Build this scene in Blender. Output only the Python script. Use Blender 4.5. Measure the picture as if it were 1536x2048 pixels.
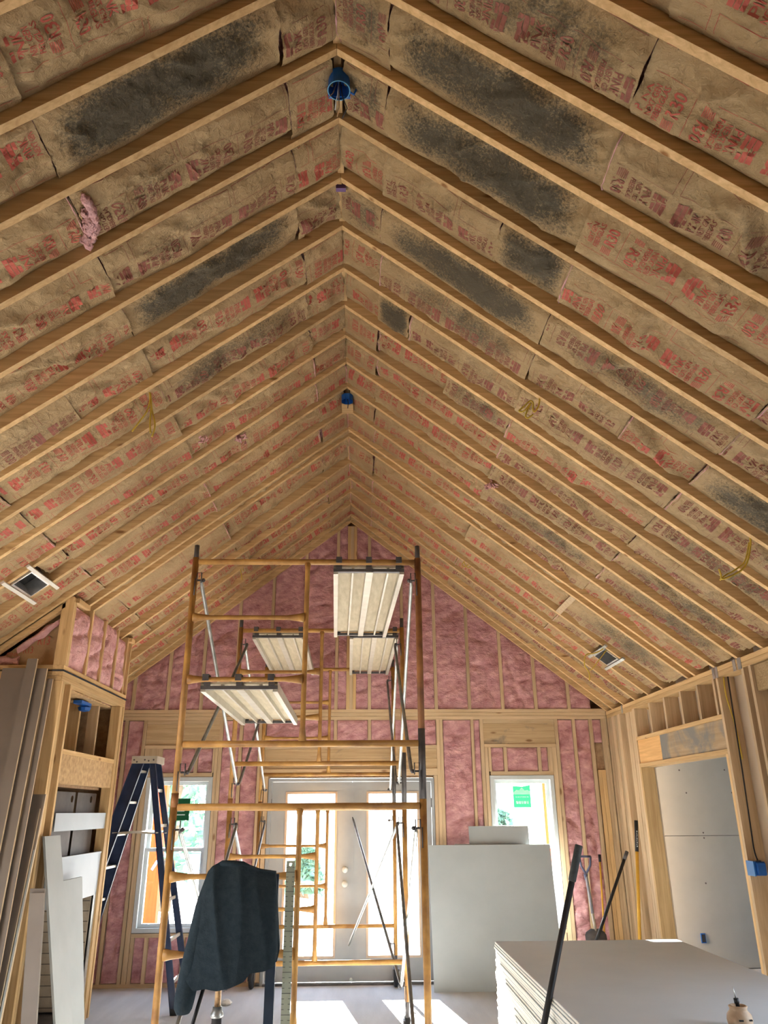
import bpy, math, random
import numpy as np
from mathutils import Vector, Matrix

random.seed(7)
scene = bpy.context.scene
for _o in list(bpy.data.objects):
    bpy.data.objects.remove(_o)
C = scene.collection

# ------------------------------------------------------------------ camera
H = 1.73
CAMX = 0.136
F_PX = 1514.5
PITCH, YAW, ROLL = math.radians(21.561), math.radians(1.8255), math.radians(-0.3818)
def camera_axes():
    cy, sy = math.cos(YAW), math.sin(YAW)
    f0 = Vector((sy, cy, 0)); r0 = Vector((cy, -sy, 0)); u0 = Vector((0, 0, 1))
    f = f0 * math.cos(PITCH) + u0 * math.sin(PITCH)
    u = u0 * math.cos(PITCH) - f0 * math.sin(PITCH)
    r = r0 * math.cos(ROLL) + u * math.sin(ROLL)
    u2 = u * math.cos(ROLL) - r0 * math.sin(ROLL)
    return r, u2, f
cr, cu, cf = camera_axes()
cam_d = bpy.data.cameras.new('camera')
cam = bpy.data.objects.new('camera', cam_d); C.objects.link(cam)
cam_d.sensor_fit = 'VERTICAL'; cam_d.sensor_height = 36.0; cam_d.sensor_width = 27.0
cam_d.lens = F_PX / 2048 * 36.0
cam_d.clip_start = 0.05; cam_d.clip_end = 300
cam.matrix_world = Matrix(((cr.x, cu.x, -cf.x, CAMX), (cr.y, cu.y, -cf.y, 0.0), (cr.z, cu.z, -cf.z, H), (0, 0, 0, 1)))
scene.camera = cam

# ------------------------------------------------------------------ light and exposure
scene.view_settings.view_transform = 'Standard'
scene.view_settings.look = 'None'
scene.view_settings.exposure = 0.27
scene.view_settings.gamma = 1.0
try:
    scene.view_settings.use_curve_mapping = False
except Exception:
    pass
SKY = 8.0
SUN = 150.0
world = bpy.data.worlds.new('sky'); scene.world = world
world.use_nodes = True
wn = world.node_tree.nodes; wl = world.node_tree.links
wn.clear()
wo = wn.new('ShaderNodeOutputWorld'); wb = wn.new('ShaderNodeBackground')
wt = wn.new('ShaderNodeTexCoord'); ws = wn.new('ShaderNodeSeparateXYZ'); wr = wn.new('ShaderNodeValToRGB')
wm = wn.new('ShaderNodeMath'); wm.operation = 'MULTIPLY_ADD'; wm.inputs[1].default_value = 0.5; wm.inputs[2].default_value = 0.5
wl.new(wt.outputs['Generated'], ws.inputs[0]); wl.new(ws.outputs['Z'], wm.inputs[0]); wl.new(wm.outputs[0], wr.inputs[0])
el = wr.color_ramp.elements
el[0].position = 0.0; el[0].color = (0.80, 0.74, 0.66, 1)        # pale sunlit ground below the horizon
el[1].position = 1.0; el[1].color = (0.42, 0.60, 0.95, 1)        # zenith
e = el.new(0.488); e.color = (0.92, 0.88, 0.82, 1)
e = el.new(0.505); e.color = (0.92, 0.97, 1.0, 1)
e = el.new(0.70); e.color = (0.66, 0.80, 1.0, 1)
wl.new(wr.outputs[0], wb.inputs['Color']); wb.inputs['Strength'].default_value = SKY
wl.new(wb.outputs[0], wo.inputs[0])

sun_d = bpy.data.lights.new('sun', 'SUN'); sun_d.energy = SUN; sun_d.angle = math.radians(0.6); sun_d.color = (1.0, 0.95, 0.88)
sun = bpy.data.objects.new('sun', sun_d); C.objects.link(sun)
sun.rotation_euler = Vector((-0.17, 1.0, 0.372)).to_track_quat('Z', 'Y').to_euler()
sun.location = (-3, 20, 9)

def portal(name, center, facing, w, h):
    d = bpy.data.lights.new(name, 'AREA'); d.shape = 'RECTANGLE'; d.size = w; d.size_y = h
    d.cycles.is_portal = True
    o = bpy.data.objects.new(name, d); C.objects.link(o)
    o.location = center
    o.rotation_euler = Vector(facing).to_track_quat('-Z', 'Y').to_euler()
    return o
portal('door_daylight', (0.05, 9.62, 1.1), (0, -1, 0), 1.7, 1.8)
portal('window_daylight', (-1.96, 9.62, 1.33), (0, -1, 0), 0.75, 1.6)
portal('window_daylight', (2.04, 9.62, 1.33), (0, -1, 0), 0.75, 1.6)

portal('added_left_daylight', (-3.35, 3.4, 1.0), (1, 0, 0), 2.0, 2.0)  # added unseen opening in the left wall, brightens the near ceiling
portal('added_right_daylight', (3.35, 3.3, 1.4), (-1, 0, 0), 1.8, 1.0)  # added unseen opening on the right, more light for the near ceiling

scene.cycles.max_bounces = 10
scene.cycles.diffuse_bounces = 6
scene.cycles.transparent_max_bounces = 12
scene.cycles.sample_clamp_indirect = 30.0

# ------------------------------------------------------------------ materials
MATS = {}
def nodes_of(m):
    m.use_nodes = True
    return m.node_tree.nodes, m.node_tree.links
def ramp(n, stops):
    r = n.new('ShaderNodeValToRGB'); el = r.color_ramp.elements
    while len(el) > 1: el.remove(el[-1])
    el[0].position = stops[0][0]; el[0].color = (*stops[0][1], 1)
    for p, c in stops[1:]:
        e = el.new(p); e.color = (*c, 1)
    return r
def noise(n, l, coord, scale, detail=4, rough=0.55, dist=0.0):
    t = n.new('ShaderNodeTexNoise'); t.inputs['Scale'].default_value = scale
    t.inputs['Detail'].default_value = detail; t.inputs['Roughness'].default_value = rough
    t.inputs['Distortion'].default_value = dist
    l.new(coord, t.inputs['Vector'])
    return t
def mat(name, dark, light, rough=0.7, scale=6.0, stretch=(1, 1, 1), bump=0.0, bscale=40.0, metal=0.0, detail=5, spec=0.3):
    """a two-tone noise material in object space"""
    if name in MATS: return MATS[name]
    m = bpy.data.materials.new(name); MATS[name] = m
    n, l = nodes_of(m); b = n['Principled BSDF']
    tc = n.new('ShaderNodeTexCoord'); mp = n.new('ShaderNodeMapping'); mp.inputs['Scale'].default_value = stretch
    l.new(tc.outputs['Object'], mp.inputs['Vector'])
    t = noise(n, l, mp.outputs[0], scale, detail)
    r = ramp(n, [(0.3, dark), (0.7, light)])
    l.new(t.outputs['Fac'], r.inputs[0]); l.new(r.outputs[0], b.inputs['Base Color'])
    b.inputs['Roughness'].default_value = rough; b.inputs['Metallic'].default_value = metal
    b.inputs['Specular IOR Level'].default_value = spec
    if bump:
        t2 = noise(n, l, mp.outputs[0], bscale, 6, 0.6)
        bp = n.new('ShaderNodeBump'); bp.inputs['Strength'].default_value = bump; bp.inputs['Distance'].default_value = 0.02
        l.new(t2.outputs['Fac'], bp.inputs['Height']); l.new(bp.outputs[0], b.inputs['Normal'])
    return m
def wood(name, dark, light, axis, stain=None, knots=True):
    """sawn lumber: grain runs along AXIS (x, y, z, or a vector-aligned object), optional blue-grey stain"""
    if name in MATS: return MATS[name]
    m = bpy.data.materials.new(name); MATS[name] = m
    n, l = nodes_of(m); b = n['Principled BSDF']
    tc = n.new('ShaderNodeTexCoord'); mp = n.new('ShaderNodeMapping')
    k = {'x': (1.2, 26, 26), 'y': (26, 1.2, 26), 'z': (26, 26, 1.2)}[axis]
    mp.inputs['Scale'].default_value = k
    oi = n.new('ShaderNodeObjectInfo'); ofs = n.new('ShaderNodeVectorMath'); ofs.operation = 'ADD'
    sc_ = n.new('ShaderNodeMath'); sc_.operation = 'MULTIPLY'; sc_.inputs[1].default_value = 37.0
    l.new(oi.outputs['Random'], sc_.inputs[0]); l.new(tc.outputs['Object'], ofs.inputs[0]); l.new(sc_.outputs[0], ofs.inputs[1])
    l.new(ofs.outputs[0], mp.inputs['Vector'])
    t = noise(n, l, mp.outputs[0], 1.4, 5, 0.6, 0.6)
    r = ramp(n, [(0.28, dark), (0.5, tuple((a + c) / 2 for a, c in zip(dark, light))), (0.72, light)])
    l.new(t.outputs['Fac'], r.inputs[0])
    out = r.outputs[0]
    mx = n.new('ShaderNodeHueSaturation')
    mr = n.new('ShaderNodeMapRange'); mr.inputs[3].default_value = 0.84; mr.inputs[4].default_value = 1.12
    l.new(oi.outputs['Random'], mr.inputs[0]); l.new(mr.outputs[0], mx.inputs['Value'])
    l.new(out, mx.inputs['Color']); out = mx.outputs[0]
    if knots:
        v = n.new('ShaderNodeTexVoronoi'); mp2 = n.new('ShaderNodeMapping')
        mp2.inputs['Scale'].default_value = tuple(4.5 if q > 5 else 1.6 for q in k)
        l.new(ofs.outputs[0], mp2.inputs['Vector']); l.new(mp2.outputs[0], v.inputs['Vector'])
        v.inputs['Scale'].default_value = 1.3
        rk = ramp(n, [(0.05, (0.35, 0.2, 0.1)), (0.11, (1, 1, 1))]); l.new(v.outputs['Distance'], rk.inputs[0])
        mk = n.new('ShaderNodeMix'); mk.data_type = 'RGBA'; mk.blend_type = 'MULTIPLY'; mk.inputs[0].default_value = 0.8
        l.new(out, mk.inputs[6]); l.new(rk.outputs[0], mk.inputs[7]); out = mk.outputs[2]
    if stain:
        t3 = noise(n, l, tc.outputs['Object'], stain[1], 6, 0.65, 0.8)
        rs = ramp(n, [(stain[2], (0, 0, 0)), (stain[2] + 0.14, (1, 1, 1))]); l.new(t3.outputs['Fac'], rs.inputs[0])
        ms = n.new('ShaderNodeMix'); ms.data_type = 'RGBA'
        l.new(rs.outputs[0], ms.inputs[0]); l.new(out, ms.inputs[6]); ms.inputs[7].default_value = (*stain[0], 1); out = ms.outputs[2]
    l.new(out, b.inputs['Base Color']); b.inputs['Roughness'].default_value = 0.72
    b.inputs['Specular IOR Level'].default_value = 0.25
    bp = n.new('ShaderNodeBump'); bp.inputs['Strength'].default_value = 0.15; bp.inputs['Distance'].default_value = 0.01
    l.new(t.outputs['Fac'], bp.inputs['Height']); l.new(bp.outputs[0], b.inputs['Normal'])
    return m
def kraft(name, level):
    """brown kraft paper; LEVEL 0 clean .. 1 blackened by dirt in a cloud along the middle of the sheet"""
    if name in MATS: return MATS[name]
    m = bpy.data.materials.new(name); MATS[name] = m
    n, l = nodes_of(m); b = n['Principled BSDF']
    tc = n.new('ShaderNodeTexCoord')
    t = noise(n, l, tc.outputs['Object'], 5, 5)
    r = ramp(n, [(0.3, (0.395, 0.272, 0.132)), (0.7, (0.51, 0.365, 0.192))]); l.new(t.outputs['Fac'], r.inputs[0])
    out = r.outputs[0]
    if level > 0:
        uv = n.new('ShaderNodeSeparateXYZ'); l.new(tc.outputs['UV'], uv.inputs[0])
        def hump(sock, p):
            a = n.new('ShaderNodeMath'); a.operation = 'MULTIPLY_ADD'; a.inputs[1].default_value = 2; a.inputs[2].default_value = -1; l.new(sock, a.inputs[0])
            c = n.new('ShaderNodeMath'); c.operation = 'ABSOLUTE'; l.new(a.outputs[0], c.inputs[0])
            d = n.new('ShaderNodeMath'); d.operation = 'POWER'; d.inputs[1].default_value = p; l.new(c.outputs[0], d.inputs[0])
            e = n.new('ShaderNodeMath'); e.operation = 'SUBTRACT'; e.inputs[0].default_value = 1; l.new(d.outputs[0], e.inputs[1])
            return e.outputs[0]
        hu = hump(uv.outputs[0], 5); hv = hump(uv.outputs[1], 3)
        mm = n.new('ShaderNodeMath'); mm.operation = 'MULTIPLY'; l.new(hu, mm.inputs[0]); l.new(hv, mm.inputs[1])
        big = noise(n, l, tc.outputs['Object'], 2.6, 4, 0.6, 0.5)
        fine = noise(n, l, tc.outputs['Object'], 75, 5, 0.8)
        s1 = n.new('ShaderNodeMath'); s1.operation = 'MULTIPLY_ADD'; s1.inputs[1].default_value = 0.95; l.new(big.outputs['Fac'], s1.inputs[0])
        s2 = n.new('ShaderNodeMath'); s2.operation = 'MULTIPLY_ADD'; s2.inputs[1].default_value = 1.15; s2.inputs[2].default_value = -1.33 + 0.5 * level
        l.new(fine.outputs['Fac'], s2.inputs[0]); l.new(s2.outputs[0], s1.inputs[2])
        s3 = n.new('ShaderNodeMath'); s3.operation = 'ADD'; l.new(s1.outputs[0], s3.inputs[0])
        s4 = n.new('ShaderNodeMath'); s4.operation = 'MULTIPLY_ADD'; s4.inputs[1].default_value = 0.62; s4.inputs[2].default_value = -0.42
        l.new(mm.outputs[0], s4.inputs[0]); l.new(s4.outputs[0], s3.inputs[1])
        rs = ramp(n, [(0.0, (0, 0, 0)), (0.34, (1, 1, 1))]); l.new(s3.outputs[0], rs.inputs[0])
        ms = n.new('ShaderNodeMix'); ms.data_type = 'RGBA'
        fac = n.new('ShaderNodeMath'); fac.operation = 'MULTIPLY'; fac.inputs[1].default_value = 0.62 + 0.28 * level
        l.new(rs.outputs[0], fac.inputs[0]); l.new(fac.outputs[0], ms.inputs[0])
        l.new(out, ms.inputs[6]); ms.inputs[7].default_value = (0.058, 0.054, 0.038, 1); out = ms.outputs[2]
    l.new(out, b.inputs['Base Color']); b.inputs['Roughness'].default_value = 0.62; b.inputs['Specular IOR Level'].default_value = 0.3
    t2 = noise(n, l, tc.outputs['Object'], 26, 7, 0.62, 0.5)
    bp = n.new('ShaderNodeBump'); bp.inputs['Strength'].default_value = 0.9; bp.inputs['Distance'].default_value = 0.03
    l.new(t2.outputs['Fac'], bp.inputs['Height']); l.new(bp.outputs[0], b.inputs['Normal'])
    return m
def glass(name, tint=(1, 1, 1), gloss=0.06):
    if name in MATS: return MATS[name]
    m = bpy.data.materials.new(name); MATS[name] = m
    n, l = nodes_of(m); n.remove(n['Principled BSDF'])
    o = n['Material Output']; tr = n.new('ShaderNodeBsdfTransparent'); tr.inputs[0].default_value = (*tint, 1)
    g = n.new('ShaderNodeBsdfGlossy'); g.inputs['Roughness'].default_value = 0.03
    mx = n.new('ShaderNodeMixShader'); mx.inputs[0].default_value = gloss
    l.new(tr.outputs[0], mx.inputs[1]); l.new(g.outputs[0], mx.inputs[2]); l.new(mx.outputs[0], o.inputs[0])
    return m
def film(name, col, through):
    """a thin coloured label that some daylight shines through"""
    if name in MATS: return MATS[name]
    m = bpy.data.materials.new(name); MATS[name] = m
    n, l = nodes_of(m); n.remove(n['Principled BSDF'])
    o = n['Material Output']; tr = n.new('ShaderNodeBsdfTranslucent'); tr.inputs[0].default_value = (*col, 1)
    d = n.new('ShaderNodeBsdfDiffuse'); d.inputs[0].default_value = (*col, 1)
    mx = n.new('ShaderNodeMixShader'); mx.inputs[0].default_value = through
    l.new(d.outputs[0], mx.inputs[1]); l.new(tr.outputs[0], mx.inputs[2]); l.new(mx.outputs[0], o.inputs[0])
    return m

PD, PL = (0.50, 0.315, 0.135), (0.74, 0.52, 0.265)
WX = wood('pine_lumber_across', PD, PL, 'x'); WY = wood('pine_lumber_deep', PD, PL, 'y'); WZ = wood('pine_lumber_upright', PD, PL, 'z')
W_TAN = wood('tan_stud_wood', (0.46, 0.33, 0.19), (0.66, 0.50, 0.32), 'z')
W_TANX = wood('tan_plate_wood', (0.48, 0.34, 0.19), (0.68, 0.52, 0.33), 'x')
W_HEADER = wood('header_wood', (0.42, 0.29, 0.15), (0.62, 0.46, 0.27), 'x', stain=((0.22, 0.19, 0.15), 2.4, 0.58))
W_BLUE = wood('blue_stained_lumber', (0.42, 0.29, 0.16), (0.60, 0.45, 0.28), 'y', stain=((0.23, 0.22, 0.20), 1.6, 0.42))
W_ORANGE = wood('orange_lumber', (0.58, 0.32, 0.12), (0.78, 0.48, 0.20), 'y')
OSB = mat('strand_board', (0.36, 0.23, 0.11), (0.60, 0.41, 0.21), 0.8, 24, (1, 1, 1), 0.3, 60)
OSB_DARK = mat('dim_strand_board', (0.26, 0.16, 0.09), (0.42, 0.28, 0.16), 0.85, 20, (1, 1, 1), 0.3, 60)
PINK = mat('pink_fiberglass', (0.40, 0.18, 0.195), (0.72, 0.42, 0.42), 0.95, 9, (1, 1, 1.5), 1.0, 22, spec=0.05)
PINK_PALE = mat('pale_pink_fiberglass', (0.60, 0.30, 0.30), (0.82, 0.51, 0.49), 0.95, 12, (1, 1, 1.3), 1.0, 34, spec=0.05)
K0 = kraft('kraft_paper', 0); K1 = kraft('dusty_kraft_paper', 0.25); K2 = kraft('sooty_kraft_paper', 0.62); K3 = kraft('blackened_kraft_paper', 1.0)
INK = mat('red_print', (0.40, 0.085, 0.06), (0.52, 0.13, 0.085), 0.7, 30)
INK_DULL = mat('dirty_red_print', (0.20, 0.07, 0.05), (0.33, 0.12, 0.08), 0.7, 30)
STEEL = mat('galvanised_steel', (0.36, 0.38, 0.37), (0.62, 0.64, 0.61), 0.38, 14, metal=0.75)
DARKSTEEL = mat('dark_steel', (0.07, 0.07, 0.075), (0.14, 0.13, 0.13), 0.5, 10, metal=0.4)
SCAF = mat('orange_scaffold_paint', (0.25, 0.115, 0.04), (0.56, 0.31, 0.085), 0.45, 7, (1, 1, 1), 0.1, 60)
SCAF_BROWN = mat('brown_scaffold_paint', (0.15, 0.06, 0.03), (0.38, 0.17, 0.06), 0.5, 6, (1, 1, 1), 0.1, 60)
DECKW = mat('cream_plywood', (0.40, 0.335, 0.225), (0.54, 0.47, 0.335), 0.7, 5, (6, 1, 6), 0.05, 40)
ALU = mat('aluminium', (0.44, 0.41, 0.34), (0.56, 0.53, 0.45), 0.4, 8, metal=0.3)
BLUE = mat('blue_plastic', (0.01, 0.075, 0.30), (0.02, 0.13, 0.46), 0.4, 8)
NAVY = mat('navy_fiberglass', (0.012, 0.022, 0.055), (0.025, 0.04, 0.09), 0.4, 8)
WHITE = mat('white_vinyl', (0.52, 0.56, 0.56), (0.58, 0.62, 0.62), 0.45, 4)
ENAMEL = mat('pale_grey_enamel', (0.36, 0.41, 0.45), (0.40, 0.45, 0.49), 0.4, 3)
DOORW = mat('white_door_paint', (0.30, 0.325, 0.34), (0.345, 0.37, 0.385), 0.5, 4)
BEIGE = mat('beige_glazing_trim', (0.46, 0.37, 0.28), (0.52, 0.43, 0.34), 0.5, 6)
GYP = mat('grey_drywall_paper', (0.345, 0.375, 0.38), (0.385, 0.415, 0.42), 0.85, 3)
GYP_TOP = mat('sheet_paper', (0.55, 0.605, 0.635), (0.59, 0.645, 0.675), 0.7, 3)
GYP_EDGE = mat('cut_gypsum_edge', (0.62, 0.60, 0.53), (0.76, 0.74, 0.68), 0.9, 60, (1, 1, 4), 0.4, 90)
GYP_BACK = mat('tan_drywall_backing', (0.46, 0.37, 0.27), (0.54, 0.44, 0.33), 0.9, 3)
FLOORM = mat('dusty_subfloor', (0.46, 0.465, 0.46), (0.57, 0.575, 0.565), 0.8, 2.2, (3, 0.5, 1), 0.12, 30)
BOARD = mat('primed_board', (0.195, 0.165, 0.138), (0.235, 0.20, 0.168), 0.7, 3)
BOARD_EDGE = mat('pale_board_edge', (0.55, 0.43, 0.28), (0.68, 0.55, 0.38), 0.8, 20)
BOARDW = mat('white_primed_board', (0.33, 0.355, 0.35), (0.375, 0.40, 0.395), 0.6, 3)
BRICK = mat('buff_firebrick', (0.33, 0.27, 0.20), (0.46, 0.39, 0.30), 0.85, 6, (1, 1, 1), 0.3, 40)
BLACK = mat('black_plastic', (0.012, 0.012, 0.013), (0.03, 0.03, 0.032), 0.5, 8)
BLACKCLOTH = mat('black_fleece', (0.022, 0.032, 0.040), (0.032, 0.045, 0.055), 0.95, 30, (1, 1, 1), 0.3, 80, spec=0.05)
YELLOW = mat('yellow_cable', (0.55, 0.38, 0.04), (0.70, 0.52, 0.09), 0.45, 20)
YHANDLE = mat('yellow_handle', (0.66, 0.36, 0.04), (0.80, 0.47, 0.07), 0.45, 8)
RUST = mat('rusty_steel', (0.18, 0.09, 0.04), (0.62, 0.40, 0.20), 0.4, 26, metal=0.4)
GREENRULE = mat('greenish_aluminium', (0.44, 0.48, 0.36), (0.55, 0.58, 0.45), 0.5, 10, metal=0.2)
DARKBAR = mat('dark_blue_bar', (0.02, 0.035, 0.06), (0.035, 0.055, 0.085), 0.5, 8)
LEAF = mat('leaf_green', (0.05, 0.13, 0.08), (0.20, 0.33, 0.23), 0.8, 4)
BARK = mat('bark', (0.10, 0.07, 0.05), (0.2, 0.15, 0.1), 0.9, 10)
CEDAR = mat('orange_cedar', (0.30, 0.040, 0.004), (0.40, 0.062, 0.008), 0.7, 3, (14, 14, 1))
DECKM = mat('porch_boards', (0.42, 0.38, 0.33), (0.56, 0.52, 0.46), 0.8, 4, (1, 8, 1))
GLASS = glass('window_glass')
LABELG = film('green_label', (0.004, 0.085, 0.016), 0.6)
LABELD = film('dark_green_label', (0.02, 0.06, 0.035), 0.45)
LABELW = film('white_label', (0.85, 0.9, 0.88), 0.6)
LABELGREY = film('grey_label', (0.35, 0.42, 0.5), 0.5)
TAPE = film('blue_tape', (0.10, 0.16, 0.5), 0.5)
FLEX = mat('silver_duct', (0.5, 0.5, 0.5), (0.75, 0.75, 0.74), 0.3, 12, metal=0.8)
DUCTBLACK = mat('black_duct_lining', (0.012, 0.012, 0.013), (0.03, 0.03, 0.03), 0.9, 20)
TAN = mat('tan_plastic', (0.40, 0.26, 0.15), (0.60, 0.46, 0.32), 0.5, 14)
FELT = mat('black_membrane', (0.02, 0.022, 0.025), (0.05, 0.05, 0.055), 0.8, 10)

# ------------------------------------------------------------------ geometry helpers
class MB:
    def __init__(s): s.v = []; s.f = []
    def add(s, vs, fs):
        k = len(s.v); s.v += [tuple(p) for p in vs]; s.f += [tuple(i + k for i in f) for f in fs]; return s
    def box(s, x0, x1, y0, y1, z0, z1):
        x0, x1 = min(x0, x1), max(x0, x1); y0, y1 = min(y0, y1), max(y0, y1); z0, z1 = min(z0, z1), max(z0, z1)
        return s.add([(x0, y0, z0), (x1, y0, z0), (x1, y1, z0), (x0, y1, z0), (x0, y0, z1), (x1, y0, z1), (x1, y1, z1), (x0, y1, z1)],
                     [(0, 3, 2, 1), (4, 5, 6, 7), (0, 1, 5, 4), (1, 2, 6, 5), (2, 3, 7, 6), (3, 0, 4, 7)])
    def prism(s, poly, ax, a, b):
        """polygon in the two other axes, extruded along axis AX from a to b"""
        def P(p, t):
            return {'x': (t, p[0], p[1]), 'y': (p[0], t, p[1]), 'z': (p[0], p[1], t)}[ax]
        n = len(poly)
        return s.add([P(p, a) for p in poly] + [P(p, b) for p in poly],
                     [tuple(range(n)), tuple(range(2 * n - 1, n - 1, -1))] + [(i, i + n, (i + 1) % n + n, (i + 1) % n) for i in range(n)])
    def bar(s, p0, p1, w, h, side=None):
        """a rectangular bar; SIDE = direction of its w edge"""
        p0 = Vector(p0); p1 = Vector(p1); d = (p1 - p0).normalized()
        sd = Vector(side) if side else (Vector((0, 0, 1)).cross(d) if abs(d.z) < 0.95 else Vector((1, 0, 0)))
        sd = (sd - d * sd.dot(d)).normalized(); up = d.cross(sd)
        vs = []
        for p in (p0, p1):
            for a, b in ((-1, -1), (1, -1), (1, 1), (-1, 1)): vs.append(p + sd * (a * w / 2) + up * (b * h / 2))
        return s.add(vs, [(0, 3, 2, 1), (4, 5, 6, 7), (0, 1, 5, 4), (1, 2, 6, 5), (2, 3, 7, 6), (3, 0, 4, 7)])
    def tube(s, pts, r, n=10, closed=False):
        pts = [Vector(p) for p in pts]; k = len(s.v); m = len(pts)
        rs = r if isinstance(r, (list, tuple)) else [r] * m
        up = None
        for i, p in enumerate(pts):
            if closed: d = (pts[(i + 1) % m] - pts[i - 1]).normalized()
            else: d = (pts[min(i + 1, m - 1)] - pts[max(i - 1, 0)]).normalized()
            if up is None:
                up = Vector((0, 0, 1)) if abs(d.z) < 0.9 else Vector((1, 0, 0))
            up = (up - d * up.dot(d)).normalized(); q = d.cross(up)
            for j in range(n):
                a = 2 * math.pi * j / n
                s.v.append(tuple(p + up * (rs[i] * math.cos(a)) + q * (rs[i] * math.sin(a))))
        for i in range(m if closed else m - 1):
            for j in range(n):
                a = k + i * n + j; b = k + i * n + (j + 1) % n
                c = k + ((i + 1) % m) * n + (j + 1) % n; e = k + ((i + 1) % m) * n + j
                s.f.append((a, b, c, e))
        if not closed:
            s.f.append(tuple(k + j for j in range(n - 1, -1, -1))); s.f.append(tuple(k + (m - 1) * n + j for j in range(n)))
        return s
    def lathe(s, prof, c=(0, 0, 0), n=20, axis=(0, 0, 1)):
        """profile [(r, h)] turned round AXIS through c"""
        ax = Vector(axis).normalized(); u = ax.orthogonal().normalized(); w = ax.cross(u); c = Vector(c); k = len(s.v); m = len(prof)
        for r, h in prof:
            for j in range(n):
                a = 2 * math.pi * j / n
                s.v.append(tuple(c + ax * h + (u * math.cos(a) + w * math.sin(a)) * max(r, 1e-4)))
        for i in range(m - 1):
            for j in range(n):
                s.f.append((k + i * n + j, k + i * n + (j + 1) % n, k + (i + 1) * n + (j + 1) % n, k + (i + 1) * n + j))
        s.f.append(tuple(k + j for j in range(n - 1, -1, -1))); s.f.append(tuple(k + (m - 1) * n + j for j in range(n)))
        return s
    def grid(s, X, Y, Z):
        """numpy 2-D arrays of positions -> quads"""
        k = len(s.v); a, b = X.shape
        s.v += list(map(tuple, np.stack([X.ravel(), Y.ravel(), Z.ravel()], 1).tolist()))
        s.f += [(k + i * b + j, k + (i + 1) * b + j, k + (i + 1) * b + j + 1, k + i * b + j + 1) for i in range(a - 1) for j in range(b - 1)]
        return s

def obj(name, mb, material, parent=None, origin=None, smooth=False, uv=None):
    org = Vector(origin) if origin is not None else Vector((0, 0, 0))
    me = bpy.data.meshes.new(name)
    me.from_pydata([(p[0] - org.x, p[1] - org.y, p[2] - org.z) for p in mb.v], [], mb.f)
    me.materials.append(material)
    if smooth:
        k = len(me.polygons) if smooth is True else smooth
        me.polygons.foreach_set('use_smooth', [i < k for i in range(len(me.polygons))])
    if uv is not None:
        lay = me.uv_layers.new(name='UVMap')
        li = np.empty(len(me.loops), dtype=np.int32); me.loops.foreach_get('vertex_index', li)
        lay.data.foreach_set('uv', np.asarray(uv, dtype=np.float32)[li].ravel())
    me.update()
    o = bpy.data.objects.new(name, me); C.objects.link(o)
    if parent is not None: o.parent = parent
    else: o.location = org
    return o
class Node:
    """an Empty at a thing's base; parts are given in world coordinates"""
    def __init__(s, name, loc, label=None, cat=None, group=None, kind=None):
        s.o = bpy.data.objects.new(name, None); C.objects.link(s.o); s.o.location = loc; s.o.empty_display_size = 0.1
        s.org = Vector(loc); tag(s.o, label, cat, group, kind)
    def part(s, name, mb, material, smooth=False, uv=None, label=None):
        o = obj(name, mb, material, None, s.org, smooth, uv); o.location = (0, 0, 0); o.parent = s.o
        if label: o['label'] = label
        return o
    def sub(s, part, name, mb, material, smooth=False):
        o = obj(name, mb, material, None, s.org, smooth); o.location = (0, 0, 0); o.parent = part
        return o
def tag(o, label=None, cat=None, group=None, kind=None):
    if label: o['label'] = label
    if cat: o['category'] = cat
    if group: o['group'] = group
    if kind: o['kind'] = kind
    return o
def single(name, mb, material, label, cat, group=None, smooth=False, base=None):
    vs = np.array(mb.v); b = base or ((vs[:, 0].min() + vs[:, 0].max()) / 2, (vs[:, 1].min() + vs[:, 1].max()) / 2, vs[:, 2].min())
    return tag(obj(name, mb, material, None, b, smooth), label, cat, group)
def struct(name, mb, material):
    o = obj(name, mb, material); o['kind'] = 'structure'; return o
def setting(name, loc):
    return Node(name, loc, kind='structure')
def boxes(*bs):
    m = MB()
    for b in bs: m.box(*b)
    return m

# value noise
_rng = np.random.RandomState(3)
_tab = _rng.rand(256, 256)
def vnoise(x, y, seed=0):
    x = np.asarray(x, float) + seed * 17.31; y = np.asarray(y, float) + seed * 7.77
    xi = np.floor(x).astype(int); yi = np.floor(y).astype(int); fx = x - xi; fy = y - yi
    fx = fx * fx * (3 - 2 * fx); fy = fy * fy * (3 - 2 * fy)
    t = lambda a, b: _tab[a % 256, b % 256]
    return (t(xi, yi) * (1 - fx) + t(xi + 1, yi) * fx) * (1 - fy) + (t(xi, yi + 1) * (1 - fx) + t(xi + 1, yi + 1) * fx) * fy
def fbm(x, y, seed=0, o=4):
    r = 0; a = 0.5
    for i in range(o):
        r = r + a * (vnoise(x * 2 ** i, y * 2 ** i, seed + i) - 0.5); a *= 0.5
    return r
def ridge(x, y, seed=0):
    return 1 - np.abs(2 * vnoise(x, y, seed) - 1)
ORD = ['first', 'second', 'third', 'fourth', 'fifth', 'sixth', 'seventh', 'eighth', 'ninth', 'tenth', 'eleventh', 'twelfth', 'thirteenth',
       'fourteenth', 'fifteenth', 'sixteenth', 'seventeenth', 'eighteenth', 'nineteenth', 'twentieth', 'twenty-first']
# ------------------------------------------------------------------ room shell
RZ, SL, WR = 5.291, 0.782, 3.122          # ridge height and slope of the rafter undersides, half width of the room
CT = 1 / math.sqrt(1 + SL * SL); ST = SL * CT
GY = 9.40                                  # inner face of the gable wall
RAFT = [1.46, 1.864, 2.274, 2.684, 3.092, 3.516, 3.92, 4.331, 4.751, 5.142, 5.527, 5.93, 6.344, 6.753, 6.906, 7.535, 7.941, 8.345, 8.738, 9.138, 9.362]
RW, RD = 0.038, 0.298
roofz = lambda x: RZ - SL * abs(x)

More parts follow.
